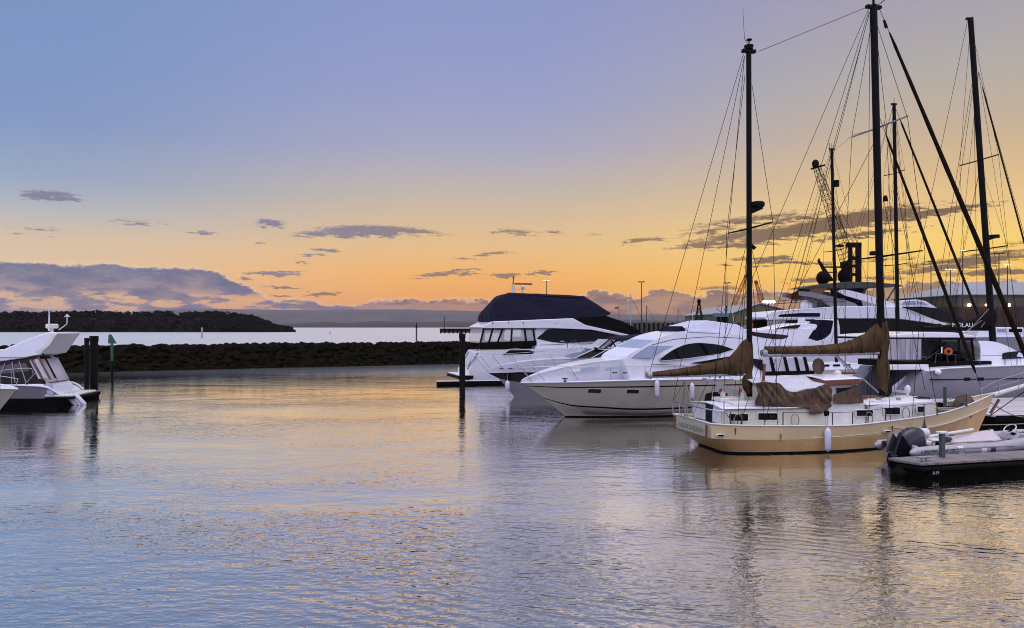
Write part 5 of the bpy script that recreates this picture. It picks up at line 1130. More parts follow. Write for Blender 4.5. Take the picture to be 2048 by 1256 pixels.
# ------------------------------------------------------------------ sailing yachts behind
def mast_boat(name, label, px0, t, deg, base, top, r0, spreads, rig, furl=None, radar=None, hullpx=None, group=None, mastmat='mast'):
    B = Fr(gx(px0, t), t, deg); r = B.root(name, label, 'sailing boat', group)
    a, b = hullpx
    def l(px): return a + (b - a) * px
    zd = 1.25; X = lambda f: B.X(l(f))
    sheer = [(X(0), 1.2, zd), (X(.2), 1.6, zd - .05), (X(.5), 1.75, zd), (X(.8), 1.1, zd + .15), (X(1), .04, zd + .35)]
    wl = [(X(.04), .8, -.05), (X(.22), 1.3, -.05), (X(.5), 1.5, -.05), (X(.78), .8, -.05), (X(.94), .03, -.05)]
    hull([sheer, wl]).build('hull', 'offwhite', r, smooth=50); deck(sheer, .05).build('deck', 'white', r)
    c0, c1 = X(.3), X(.72)
    MB().prism([(c0, zd - .1), (c0, zd + .5), (c0 + .6 * (c1 - c0), zd + .55), (c1, zd + .3), (c1 + .3, zd - .1)], 1.0).build('coachroof', 'white', r, bevel=.06)
    for k in (.12, .32, .52): MB().slab([(c0 + k * (c1 - c0), zd + .2), (c0 + (k + .13) * (c1 - c0), zd + .2), (c0 + (k + .13) * (c1 - c0), zd + .38), (c0 + k * (c1 - c0), zd + .38)], 1.0, -1, .015).build('window', 'glass', r)
    m0, m1 = B.L(*base, 0), B.L(*top, 0); MB().tube([(m0[0], 0, zd + .3), m1], r0, 10, r1=r0 * .85).build('mast', mastmat, r)
    MB().box(m1[0] - .25, -.07, m1[2] - .1, m1[0] + .22, .07, m1[2]).build('masthead_crane', 'mast', r)
    MB().tube([(m1[0], 0, m1[2]), (m1[0], 0, m1[2] + .45)], .02, 5).build('masthead_aerial', 'wire', r)
    for (p, q) in spreads:
        pa, pb = B.L(*p, 0), B.L(*q, 0); mx = interp([(m0[2], m0[0]), (m1[2], m1[0])], (pa[2] + pb[2]) / 2); zz = (pa[2] + pb[2]) / 2
        ya = abs(pb[0] - pa[0]) / 2 / max(.12, abs(math.tan(R(deg) + math.atan((px0 - CX) / F))) * 1.0)
        ya = min(max(ya, .7), 1.4)
        for s in (-1, 1): MB().tube([(mx, 0, zz), (mx - .1, s * ya, zz + .05)], .035, 5).build('spreader', 'mast', r)
        for s in (-1, 1): MB().tube([(m1[0], 0, m1[2] - .3), (mx - .1, s * ya, zz + .05), (mx - .1, s * 1.6, zd)], .012, 4).build('shroud', 'wire', r)
    lines(B, rig, .012, r)
    if furl:
        p, q = Vector(B.L(*furl[0], 0)), Vector(B.L(*furl[1], 0)); MB().tube([p, p + (q - p) * .05, p + (q - p) * .08, p + (q - p) * .6, q], [.015, .015, furl[2] * .7, furl[2], furl[2]], 7).build('furled_genoa', 'furl', r)
    if radar:
        q = B.L(*radar, 0); MB().tube([(q[0], 0, q[2] - .28), (q[0], 0, q[2] + .28)], .24, 12).build('radar_reflector', 'mast', r); MB().tube([(q[0] - .35, 0, q[2]), (q[0], 0, q[2])], .05, 5).build('radar_bracket', 'mast', r)
    return B, r
B3, r3 = mast_boat('sailing_yacht', 'sailing yacht whose mast rises just forward of the ketch main mast', 1797, 57, 12, (1797, 690), (1788, 207), .15,
          [((1771, 353), (1813, 341)), ((1773, 536), (1827, 524))],
          [[(1786, 212, 0), (1655, 712, 0)], [(1786, 214, 0), (1638, 715, 0)], [(1790, 215, 0), (1838, 706, 1.3)], [(1790, 350, 0), (1860, 702, -.8)], [(1789, 352, 0), (1722, 712, -1.5)], [(1790, 352, 0), (1752, 712, 1.4)]],
          ((1790, 214), (1966, 655), .10), None, (1640, 1985))
B2, r2 = mast_boat('sailing_yacht', 'sailing yacht with a radar reflector high on its dark mast', 1673, 66, 12, (1673, 692), (1663.5, 297), .155,
          [((1645, 502.5), (1690, 502))],
          [[(1660, 303, 0), (1540, 702, 0)], [(1661, 305, 0), (1556, 702, -1)], [(1661, 310, 0), (1580, 702, 1)], [(1667, 310, 0), (1770, 700, 0)], [(1667, 365, 0), (1735, 700, .6)], [(1667, 500, 0), (1640, 702, 1.4)], [(1667, 500, 0), (1700, 702, -1.4)], [(1668, 302, 0), (1704, 271, 0)]],
          None, (1673, 367), (1545, 1790))
for px in (1658.5, 1668):
    q = B2.L(px, 297, 0); MB().tube([(q[0], 0, q[2] - .3), (q[0], 0, q[2] + .5)], .03, 5).build('masthead_aerial', 'wire', r2)
q = B2.L(1682, 494, 0); MB().tube([(q[0] - .3, 0, q[2] + .1), (q[0], 0, q[2] + .1)], .05, 5).build('radar_bracket', 'mast', r2)
MB().tube([(q[0] - .1, 0, q[2]), (q[0] - .1, 0, q[2] + .2)], .32, 12).build('radar_dome', 'mast', r2)
q = B3.L(1702, 210, 0)

# ------------------------------------------------------------------ big catamaran with the boarding steps
def catamaran():
    B = Fr(gx(1850, 50), 50, 9)
    r = B.root('sailing_catamaran', 'grey and white sailing catamaran with boarding steps and curtained cockpit', 'sailing boat')
    def h(y0):
        sh = [(lambda q: (q[0], b, q[2]))(B.L(px, py, -2.6 - b)) for px, py, b in [(1856, 742, .8), (1890, 737, .95), (1950, 734, 1.0), (2048, 730, .95), (2150, 727, .6), (2230, 724, .04)]]
        w_ = [(B.X(px, -2.6 - b), b, -.05) for px, b in [(1790, .6), (1880, .85), (1950, .9), (2048, .8), (2150, .45), (2215, .03)]]
        mb = hull([sh, w_]); mb.v = [(x, y + y0, z) for x, y, z in mb.v]; return mb, sh
    for y0 in (-2.6, 2.6):
        mb, sh = h(y0); mb.build('hull', 'grey', r, smooth=50)
        d = deck(sh, .0); d.v = [(x, y + y0, z) for x, y, z in d.v]; d.build('hull_deck', 'white', r)
    sh = h(-2.6)[1]
    MB().tube([(x, -2.6 - b - .02, z) for x, b, z in cr(sh, 4)], .05, 6).build('gunwale', 'white', r)
    zs = B.L(1900, 759, -3.55)[2]
    xs = [B.X(p, -3.55) for p in (1862, 1925, 2100)]
    MB().box(xs[0], -3.58, zs - .03, xs[2], -3.3, zs + .03).build('hull_stripe', 'black', r)
    for px in (1934, 1961): x = B.X(px, -3.55); MB().box(x - .22, -3.6, zs - .1, x + .22, -3.3, zs + .12).build('hull_port', 'glass', r, bevel=.03)
    # sugar-scoop steps down the stern
    p0, p1 = B.L(1866, 727, -2.6), B.L(1800, 781, -2.6); n = 7
    for i in range(n):
        f0, f1 = i / n, (i + 1) / n
        xa, xb = p0[0] + (p1[0] - p0[0]) * f1, p0[0] + (p1[0] - p0[0]) * f0 + .05; za = p0[2] + (p1[2] - p0[2]) * f1
        MB().box(xa, -3.2, -.1, xb, -2.0, za).build('boarding_step', 'bglass' if i % 2 else 'white', r, bevel=.02)
    for y in (-1.9,): MB().add([(p0[0], y - .06, p0[2] + .12), (p0[0], y + .06, p0[2] + .12), (p1[0], y - .06, p1[2] + .2), (p1[0], y + .06, p1[2] + .2), (p0[0], y - .06, -.1), (p0[0], y + .06, -.1), (p1[0], y - .06, -.1), (p1[0], y + .06, -.1)], [(0, 1, 3, 2), (0, 2, 6, 4), (1, 5, 7, 3), (2, 3, 7, 6), (0, 4, 5, 1)]).build('step_cheek', 'white' if y > -2 else 'grey', r)
    zb = B.L(1900, 730, 0)[2]
    MB().box(B.X(1868, -2), -2.6, .9, B.X(2045, -2), 2.6, zb - .05).build('bridge_deck', 'grey', r, bevel=.05)
    MB().box(B.X(1776, -3), -2.9, zb - .12, B.X(1860, -3), -2.55, zb + .22).build('cockpit_coaming', 'white', r, bevel=.04)
    # hardtop, cockpit posts, curtains
    MB().prism(cr(B.P([(1765, 675), (1773, 670), (1820, 667), (1860, 664), (1905, 665), (1946, 671), (1948, 675)], -2.4), 2), 2.5).build('hardtop', 'white', r, bevel=.05)
    MB().prism(B.P([(1766, 678.5), (1766, 675), (1948, 675), (1948, 678.5)], -2.4), 2.46).build('hardtop_edge', 'black', r)
    MB().slab(B.P([(1776, 719), (1776, 678), (1842, 678), (1842, 719)], -2.45), 2.45, -1, .02).build('side_curtain', 'curtain', r)
    for px in (1880.5, 1917.5, 1943): MB().tube([B.L(px, 677, -2.4), B.L(px + (5 if px > 1940 else 0), 720, -2.4)], .075, 6).build('hardtop_post', 'black', r)
    MB().box(B.X(1845, 1), 1.2, zb, B.X(1948, 1), 1.25, zb + 2.0).build('cockpit_back_screen', 'vind', r)
    MB().box(B.X(1780, -1), -2.4, zb - .03, B.X(1950, -1), 2.4, zb + .38).build('cockpit_floor', 'black', r)
    MB().box(B.X(1896, -.5), -1.2, zb + .38, B.X(1938, -.5), 1.0, zb + .95).build('cockpit_seat', 'navy', r, bevel=.12)
    # saloon coachroof, curved front screen
    sw = lambda x, z: interp([(B.X(1940), 2.3), (B.X(2000), 2.1), (B.X(2040), 1.7), (B.X(2070), 1.2)], x) - .35 * max(0, z - zb - .5)
    MB().prism(cr(B.P([(1946, 733), (1957, 712), (1960, 700), (1950, 684), (1986, 682.5), (2012, 689), (2033, 700), (2050, 711), (2062, 733)], -2.1), 4), sw).build('coachroof', 'white', r, smooth=60)
    MB().prism(cr(B.P([(1943, 718), (1942, 674), (1949, 677), (1956, 690), (1957, 705), (1952, 717)], -2.2), 3), lambda x, z: 2.36).build('saloon_screen', 'vind', r)
    MB().slab(cr(B.P([(2003, 718), (2004, 709), (2012, 705), (2048, 702), (2070, 706), (2066, 716)], -2.1), 2), sw, -1, .03, -.1).build('coachroof_window', 'glass', r)
    for a, b in (((1870, 727), (1873, 706)), ((1896, 726), (1893, 709)), ((1910, 727), (1912, 709))): MB().tube([B.L(*a, -3.3), B.L(*b, -3.3)], .03, 6).build('stern_rail_post', 'dsteel', r)
    MB().tube([B.L(1871, 707, -3.3), B.L(1893, 708, -3.3), B.L(1913, 710, -3.3)], .03, 6).build('stern_rail', 'dsteel', r)
    for px in (1960, 2010, 2034): MB().tube([B.L(px, 733, -3.4), B.L(px, 711, -3.4)], .025, 6).build('stanchion', 'dsteel', r)
    MB().tube([B.L(1913, 711, -3.4), B.L(1960, 711.5, -3.4), B.L(2034, 710, -3.4), B.L(2120, 708, -3.3)], .012, 5).build('guard_wire', 'wire', r)
    q = B.L(1873, 744, -3.5); MB().ball((q[0], -3.62, q[2]), .2, n=10).build('mooring_buoy', 'white', r)
    # mast, boom, sail bag
    m0, m1 = B.L(1986, 686, 0), B.L(1941, 36, 0)
    MB().tube([m0, m0 + (Vector(m1) - Vector(m0)) * .15 if False else tuple(Vector(m0) + (Vector(m1) - Vector(m0)) * .15), m1], [.22, .21, .175], 12).build('mast', 'mast', r)
    MB().box(m1[0] - .32, -.09, m1[2] - .14, m1[0] + .1, .09, m1[2]).build('masthead_crane', 'mast', r)
    pr = [(1846, 653, 657.5), (1880, 651, 658), (1910, 647, 658.5), (1932, 641, 658.5), (1951, 635, 658), (1972, 622, 657), (1988, 616, 654)]
    rr = []
    for px, a, b in cr(pr, 4):
        t, bb_ = B.L(px, a, 0), B.L(px, b, 0); zc, hz = (t[2] + bb_[2]) / 2, (t[2] - bb_[2]) / 2
        rr.append([(t[0], .24 * math.cos(j * .5236), zc + hz * math.sin(j * .5236)) for j in range(12)])
    MB().rings(rr).build('sail_bag', 'black', r, smooth=60)
    q = B.L(1925, 650.5, -.25); text('bag_lettering', 'MOLAU', .42, r, (q[0], -.262, q[2]), (90, 0, 0), 'wletter', 1.1)
    MB().tube([B.L(1843, 659, 0), B.L(1986, 659, 0)], .09, 8).build('boom', 'mast', r)
    q = B.L(1981, 476, 0); MB().tube([(q[0] - .2, 0, q[2] - .1), (q[0] + .3, 0, q[2] + .05)], .09, 6).build('radar_bracket', 'mast', r); MB().tube([(q[0] + .3, 0, q[2]), (q[0] + .3, 0, q[2] + .22)], .32, 12).build('radar_dome', 'mast', r)
    for py, ln, x_ in ((321, 1.7, 1957), (498, 1.9, 1970)):
        q = B.L(x_, py, 0)
        for s in (-1, 1): MB().tube([q, (q[0], s * ln, q[2] + .02)], .045, 5).build('spreader', 'mast', r)
    e1 = [(B.L(1957, 321, 0)[0], s * 1.7, B.L(1957, 321, 0)[2]) for s in (-1, 1)]; e2 = [(B.L(1970, 498, 0)[0], s * 1.9, B.L(1970, 498, 0)[2]) for s in (-1, 1)]
    for s, a, b in ((-1, e1[0], e2[0]), (1, e1[1], e2[1])):
        MB().tube([(m1[0], 0, m1[2] - .3), a, b, (b[0] - .3, s * 3.3, zb)], .014, 4).build('shroud', 'wire', r)
        MB().tube([B.L(1957, 145, 0), (b[0], s * 3.3, zb)], .014, 4).build('shroud', 'wire', r)
        MB().tube([B.L(1961, 330, 0), (b[0] - .9, s * 3.2, zb)], .014, 4).build('shroud', 'wire', r)
        MB().tube([B.L(1961, 330, 0), b], .012, 4).build('shroud', 'wire', r)
    lines(B, [[(1935, 42, 0), (1800, 690, 0)], [(1943, 170, 0), (1858, 690, 0)], [(1946, 175, 0), (1872, 700, 0)], [(1957, 143, 0), (2130, 760, 0)], [(1948, 200, 0), (1955, 640, 0)]], .014, r)
    p, q = Vector(B.L(1958, 150, 0)), Vector(B.L(2118, 742, 0)); MB().tube([p + (q - p) * .04, p + (q - p) * .08, p + (q - p) * .6, q], [.02, .045, .06, .07], 7).build('furled_genoa', 'furl', r)
    # lazy jacks and rope work
    lines(B, [[(1990, 616, 0), (1962, 655, -.3)], [(1985, 610, 0), (1920, 680, -.6)], [(1965, 640, -.2), (1850, 720, -1.5)]], .018, r, 'lazy_jack', 'rope')
    return B, zb
CT, zb = catamaran()
lb = CT.W((CT.X(1890, -1.6), -1.9, 0)); t = thing('lifebuoy', 'orange lifebuoy hanging in the cockpit of the catamaran', 'lifebuoy', (lb[0], lb[1], CT.L(1890, 703, -1.9)[2] - .3))
MB().rings([[((.19 + .09 * math.cos(a * .785)) * math.cos(i * .393), .09 * math.sin(a * .785), .3 + (.19 + .09 * math.cos(a * .785)) * math.sin(i * .393)) for a in range(8)] for i in range(17)], cap=False).build('ring', 'buoy', t, smooth=60)
MB().box(-.50, -.03, .2, -.42, .03, .6).build('light', 'clamp_', t)

# motor launch behind the catamaran mast, dark-green bundle of sail at the mast foot
B = Fr(gx(2000, 62), 62, 175)
r = B.root('motor_launch', 'white motor launch with dark windows behind the catamaran mast', 'motor boat')
sh = B.line([(2062, 673, 1.4), (2000, 674, 1.5), (1920, 675, 1.1), (1872, 676, .05)], 1); w_ = B.wline([(2062, 1.2), (2000, 1.3), (1930, .8), (1885, .03)], 1, -.05)
hull([sh, w_]).build('hull', 'grey', r); deck(sh, .05).build('deck', 'white', r)
MB().prism(B.P([(2048, 676), (2048, 655), (1990, 654), (1982, 676)], 1.2), 1.2).build('wheelhouse', 'white', r, bevel=.05)
MB().slab(B.P([(2044, 664), (2044, 658), (2018, 658), (2018, 664)], 1.2), 1.2, 1, .02).build('window', 'glass', r)
MB().slab(B.P([(2012, 664), (2012, 658), (1994, 658), (1994, 664)], 1.2), 1.2, 1, .02).build('window', 'bglass', r)

# ------------------------------------------------------------------ water taxi
def taxi():
    B = Fr(gx(1845, 27.4), 27.4, 14)
    r = B.root('water_taxi', 'rigid inflatable water taxi with pale tubes and pinkish cover', 'inflatable boat')
    zt = .52; yb = .88; rad = .21; X = lambda px: B.X(px, -1)
    xe = X(1842); xf = xe + 6.3
    for s in (-1, 1):
        MB().tube([(xe - .35, s * yb, zt - .03), (xe - .15, s * yb, zt), (xe + 1, s * yb, zt), (xe + 3.5, s * yb, zt + .02), (xe + 5, s * yb * .85, zt + .12), (xe + 5.9, s * yb * .4, zt + .24), (xf, 0, zt + .28)], [.05, rad * .8, rad, rad, rad, rad, rad * .9], 14).build('tube', 'hyp', r, smooth=60)
        MB().tube([(xe + .1, s * (yb + rad * .85), zt + .07), (xe + 4, s * (yb + rad * .85), zt + .09)], .035, 6).build('rubbing_strip', 'grey', r)
        MB().tube([(xe + 1.0, s * yb, zt + .2), (xe + 1.3, s * yb, zt + .26), (xe + 3.2, s * yb, zt + .27), (xe + 3.5, s * yb, zt + .22)], .03, 6).build('grab_line', 'rope', r)
    for k in (.9, 1.75, 2.65, 3.6):
        MB().rings([[(xe + k + .32 * math.cos(j * .5236), -yb - rad * .75 - .06 * abs(h_), zt - .20 + .06 * h_ + .05 * math.sin(j * .5236)) for j in range(12)] for h_ in (-1, 1)]).build('tube_pad', 'fender', r)
    for k in (1.55, 2.55, 2.95): MB().tube([(xe + k, -yb, zt - .01), (xe + k + .22, -yb, zt - .01)], rad + .012, 14).build('tube_patch', 'dsteel' if k > 2.6 else 'offwhite', r)
    MB().box(xe + .05, -.75, .1, xf - 1.3, .75, .42).build('floor', 'grey', r)
    MB().box(xe - .05, -.8, .1, xe + .08, .8, .72).build('transom', 'hyp', r, bevel=.04)
    # lettering on the near tube
    text('name_lettering', 'Port of Poole', .155, r, (xe + .33, -yb - rad - .012, zt + .02), (80, 0, 0), 'letter')
    text('name_lettering', 'WATER TAXI', .165, r, (xe + 1.32, -yb - rad - .012, zt + .02), (80, 0, 0), 'letter')
    # pinkish seat cover sloping from a beam
    za = B.L(1900, 868, .2)[2]
    p0, p1, p2, p3 = B.L(1898, 873, .5), B.L(1985, 858, .5), B.L(2004, 880, -.4), B.L(1905, 893, -.5)
    rows = []
    for i in range(13):
        f = i / 12; a = Vector(p0) + (Vector(p1) - Vector(p0)) * f; b = Vector(p3) + (Vector(p2) - Vector(p3)) * f
        rows.append([tuple(a + (b - a) * (k / 8) + Vector((0, 0, .07 * math.sin(math.pi * k / 8) * math.sin(math.pi * f) + .025 * mn.noise(Vector((f * 5, k * .6, 2)))))) for k in range(9)])
    MB().rings(rows, closed=False, cap=False).build('seat_cover', 'seatc', r, solid=.03, smooth=70)
    xa, xb = p0[0], p2[0]
    MB().box(xa + .1, -.42, .40, xb - .05, .46, p3[2] - .05).build('seat_base', 'hyp', r, bevel=.05)
    MB().tube([B.L(1858, 873, .0), B.L(1945, 859, .3)], .055, 8).build('boat_pole', 'offwhite', r)
    MB().tube([B.L(1978, 857, .4), B.L(1979, 874, .4), B.L(2004, 876, .2)], .022, 6).build('grab_bar', 'dsteel', r)
    # steering console, wheel
    q = B.L(2027, 872, 0); MB().prism([(q[0] - .42, .4), (q[0] - .36, q[2] - .05), (q[0] - .12, q[2] + .18), (q[0] + .75, q[2] + .1), (q[0] + .8, .4)], .38).build('console', 'hyp', r, bevel=.05)
    for dx, dz, m in ((-.20, .10, 'black'), (.02, .13, 'glass'), (.28, .12, 'black'), (-.36, -.25, 'black'), (-.36, -.12, 'dsteel')): MB().box(q[0] + dx - .05, -.26, q[2] + dz - .03, q[0] + dx + .09, -.1, q[2] + dz + .06).build('instrument', m, r, bevel=.02)
    wc = Vector(B.L(2020, 857, -.1)); e1 = Vector((.15, 1, .1)).normalized(); e2 = Vector((.75, -.1, .65)).normalized()
    ringp = [wc + (e1 * math.cos(i * .3927) + e2 * math.sin(i * .3927)) * .23 for i in range(17)]
    w_ = MB().tube(ringp, .022, 6).build('steering_wheel', 'offwhite', r, smooth=60)
    sp_ = MB()
    for i in (1, 6, 11): sp_.tube([wc, ringp[i]], .016, 5)
    sp_.build('spokes', 'black', w_)
    MB().tube([wc, wc + Vector((.12, 0, -.25))], .05, 8).build('wheel_boss', 'black', r)
    # stern gear
    MB().prism(cr([(xe + .1, .55), (xe + .1, .9), (xe + .28, 1.02), (xe + .5, .95), (xe + .55, .55)], 3), .3).build('engine_box', 'hyp', r, bevel=.03)
    rail(B, [(1866, 900, -.7), (1866, 884, -.65), (1900, 885, -.6), (1908, 896, -.7)], [], .022, r, 'dsteel', ('stern_frame', ''))
    rail(B, [(1896, 896, .4), (1895, 874, .4), (1888, 866, .4), (1874, 870, .4)], [], .03, r, 'offwhite', ('stern_frame', ''))
    q = B.L(1849, 866, .5); MB().ball((q[0], .5, q[2]), .20, .20, .22, 14, 8).build('buoy', 'fender', r); MB().tube([(q[0], .5, q[2] + .18), (q[0], .5, q[2] + .30), (q[0], .5, q[2] + .55)], [.10, .05, .015], 8).build('buoy_top', 'ob', r)
    # outboard engines, tilted
    def engine(pts, y, hw_, m, face):
        pr = cr([(p[0], p[2]) for p in (B.L(a, b, y) for a, b in pts)], 4)[:-1]
        zc = sum(p[1] for p in pr) / len(pr); xc = sum(p[0] for p in pr) / len(pr); rows = []
        for k in range(9):
            c = -1 + k / 4; sc = (1 - .42 * abs(c) ** 3)
            rows.append([(xc + (x - xc) * sc, y + c * hw_, zc + (z - zc) * sc) for x, z in pr])
        o = MB().rings(rows).build('outboard_cowling', m, r, smooth=50)
        fp = [(p[0], p[2]) for p in (B.L(a, b, y - hw_) for a, b in face)]
        MB().slab(fp, hw_ - y if False else hw_, -1, .015, -.06).build('cowling_opening', 'black', o).location = (0, y, 0)
        MB().slab([(x * .985 + xc * .015, z + .02) for x, z in fp[:3]], hw_ * .9, 1, .01, -.06).build('cowling_trim', 'dsteel', o).location = (0, y, 0)
        zmin = min(p[1] for p in pr); xl_ = min(p[0] for p in pr)
        MB().tube([(xl_ + .25, y, zmin + .15), (xl_ + .08, y, zmin - .25), (xl_ + .02, y, -.15)], [.16, .11, .07], 8).build('outboard_leg', 'black', r)
        MB().box(xl_ + .15, y - .16, .25, xe + .1, y + .16, .5).build('outboard_bracket', 'black', r, bevel=.03)
    engine([(1785, 913), (1791, 893), (1801, 868), (1816, 856), (1831, 854), (1844, 862), (1849, 884), (1843, 903), (1822, 912), (1785, 913)], -.35, .27, 'ob', [(1792, 910), (1806, 872), (1822, 896), (1826, 911)])
    engine([(1776, 905), (1777, 880), (1786, 868), (1797, 869), (1803, 884), (1800, 905), (1776, 905)], .42, .22, 'grey', [(1779, 903), (1780, 886), (1796, 888), (1796, 903)])
    # loose gear on board
    for px, py, y, sc, m in ((1868, 884, -.1, .16, 'offwhite'), (1878, 889, -.3, .13, 'rubber'), (1893, 880, .2, .14, 'dsteel'), (1852, 888, -.2, .15, 'offwhite'), (1860, 893, -.5, .1, 'rope'), (1910, 876, .6, .15, 'rust')):
        q = B.L(px, py, y); MB().box(q[0] - sc, y - sc, q[2] - sc, q[0] + sc, y + sc, q[2] + sc * .8).build('gear_box', m, r, bevel=.05)
    for k in (.2, .7): MB().tube([(xe + k, -yb - .2, zt + .1), (xe + k + .25, -yb - .25, zt - .12), (xe + k + .5, -yb - .2, zt + .1)], .014, 5).build('grab_line', 'rope', r)
    return B
taxi()

# ------------------------------------------------------------------ commercial quay behind: land, sheds, cranes, lamps
q0 = 165.0
mb = MB(); xl = gx(1236, q0)
mb.add([(xl, q0, -1), (420, q0, -1), (600, 420, -1), (xl + 25, 420, -1), (xl, q0, 3.6), (420, q0, 3.6), (600, 420, 3.6), (xl + 25, 420, 3.6)], [(0, 1, 5, 4), (1, 2, 6, 5), (2, 3, 7, 6), (3, 0, 4, 7), (4, 5, 6, 7)])
tag(mb.build('quay', 'concrete', smooth=0), 'concrete commercial quay behind the marina', 'quay', kind='structure')
t = 172; f = thing('timber_stack_wall', 'olive brown wall of stacked timber along the commercial quay', 'wall', (gx(1240, t), t, 3.6))
wd = gx(1480, t) - gx(1240, t); MB().box(0, 0, .003, wd, 1.2, gz(645, t) - 3.6).build('wall', 'shedg', f)
for i in range(26): MB().box(i * wd / 25.5, -.25, .003, i * wd / 25.5 + .35, -.003, gz(647 - (i % 3), t) - 3.6).build('upright', 'darkquay', f)

def shed(name, label, px0, px1, t, py_e, py_r, ridge_f, depth, m, mr_, label_cat='warehouse', door=None, base_m=None, base_py=None, gable=True):
    x0, x1 = gx(px0, t), gx(px1, t); ze, zr = gz(py_e, t), gz(py_r, t); g0 = 3.6
    o = thing(name, label, label_cat, ((x0 + x1) / 2, t, g0)); hw = (x1 - x0) / 2; xr = -hw + 2 * hw * ridge_f
    h, hr = ze - g0, zr - g0
    zb_ = .003
    MB().add([(-hw, 0, zb_), (hw, 0, zb_), (hw, 0, h), (xr, 0, hr), (-hw, 0, h), (-hw, depth, zb_), (hw, depth, zb_), (hw, depth, h), (xr, depth, hr), (-hw, depth, h)], [(0, 1, 2, 3, 4), (5, 9, 8, 7, 6), (0, 4, 9, 5), (1, 6, 7, 2)]).build('wall', m, o, smooth=0)
    MB().add([(-hw - .4, -.4, h - .1), (xr, -.4, hr + .12), (hw + .4, -.4, h - .1), (-hw - .4, depth + .4, h - .1), (xr, depth + .4, hr + .12), (hw + .4, depth + .4, h - .1)], [(0, 1, 4, 3), (1, 2, 5, 4)]).build('roof', mr_, o, smooth=0, solid=.2)
    if door:
        a, b, c = door; MB().box(gx(a, t) - (x0 + x1) / 2, -.12, zb_, gx(b, t) - (x0 + x1) / 2, -.003, gz(c, t) - g0).build('door', 'concrete', o, bevel=.02)
        MB().box(gx(a, t) - (x0 + x1) / 2 - .4, -.15, gz(c, t) - g0 + .003, gz(0, 1) * 0 + gx(b, t) - (x0 + x1) / 2 + .4, -.003, gz(c, t) - g0 + .5).build('door_head', 'offwhite', o)
    return o
shed('warehouse', 'olive gabled warehouse with a grey roller door behind the masts', 1466, 1600, 215, 625, 607, .40, 60, 'shed', 'roof', door=(1502, 1526, 628))
shed('warehouse', 'low pale green roofed shed beyond the superyacht bow', 1775, 1925, 300, 617, 599, .45, 40, 'shedg', 'groof')
# long shed side-on with hipped grey roof
t = 235; x0, x1 = gx(1917, t), gx(2250, t); o = thing('warehouse', 'long dark warehouse with pale grey roof and lit wall lamps', 'warehouse', (x0, t, 3.6)); L = x1 - x0
h = gz(589, t) - 3.6; hr = gz(567, t) - 3.6 + 1.5
MB().box(0, 0, gz(613, t) - 3.6 + .003, L, 40, h).build('wall', 'shedg', o)
MB().box(-.05, -.15, .003, L, 40.1, gz(613, t) - 3.6).build('lower_wall', 'brick', o)
MB().add([(-.6, -.6, h), (L + .6, -.6, h), (L + .6, 40.6, h), (-.6, 40.6, h), (12, 18, hr), (L - 12, 18, hr)], [(0, 1, 5, 4), (1, 2, 5), (2, 3, 4, 5), (3, 0, 4)]).build('roof', 'roof', o, smooth=0, solid=.25)
for i, px in enumerate((1938, 1972, 2017)):
    q = at(px, 610, t - .6); l = thing('wall_lamp', ['brightest of the lit lamps on the dark warehouse, farthest from the mast', 'small lit lamp just beside the catamaran mast', 'lit lamp on the warehouse beyond the furled sails'][i], 'lamp', q, 0, 'lit lamps on the warehouse')
    MB().ball((0, -.1, 0), (.55, .35, .55)[i], n=10).build('bulb', 'wlamp', l); MB().box(-.25, .25, -.2, .25, .6, .5).build('bracket', 'dsteel', l)
t = 205; q = at(1537, 605, t); l = thing('floodlight', 'row of bright floodlights glowing in front of the olive warehouse', 'floodlight', (q[0], t, 3.6))
MB().tube([(0, 0, 0), (0, 0, q[2] - 3.4)], .2, 8).build('post', 'dsteel', l)
MB().box(-1.7, -.2, q[2] - 3.85, 1.7, .2, q[2] - 3.65).build('arm', 'dsteel', l)
for k in (-1.25, -.4, .45, 1.3): MB().ball((k, -.3, q[2] - 3.4), .52, .35, .42, 10, 6).build('lamp_head', 'lamp', l)
t = 200; q = at(1537, 620, t)
def lamp_post(px, py, t, label, lit, heads=2, sp=1.2):
    h = gz(py, t); o = thing('lamp_post', label, 'lamp post', (gx(px, t), t, 3.6), 0, 'lamp posts on the quay')
    MB().tube([(0, 0, 0), (0, 0, h - 3.6)], .20, 6, r1=.13).build('post', 'dsteel', o)
    for k in range(heads):
        x = (k - (heads - 1) / 2) * sp; MB().box(x - .42, -.2, h - 3.6, x + .42, .2, h - 3.35).build('lamp_head', 'clamp_' if lit else 'dsteel', o, bevel=.05)
    MB().box(-sp * heads / 2, -.06, h - 3.72, sp * heads / 2, .06, h - 3.603).build('arm', 'dsteel', o)
for a in ((1093, 562, 260, 'lit lamp post standing behind the navy yacht cover', True), (1283, 564, 250, 'unlit twin lamp post between the yachts and the mizzen mast', False), (1454, 566, 240, 'unlit twin lamp post just behind the mizzen mast rigging', False),
          (1901, 539.5, 230, 'three headed lit lamp post beyond the furled staysail', True, 3), (1925.5, 502.5, 228, 'tall lit lamp post at the corner of the long warehouse', True), (1862, 523, 250, 'thin unlit lamp post between the stays', False), (2015, 531, 230, 'lit lamp post over the long warehouse roof', True), (1998, 507, 228, 'tall post with a ring of dark heads over the warehouse roof', False, 3)): lamp_post(*a)

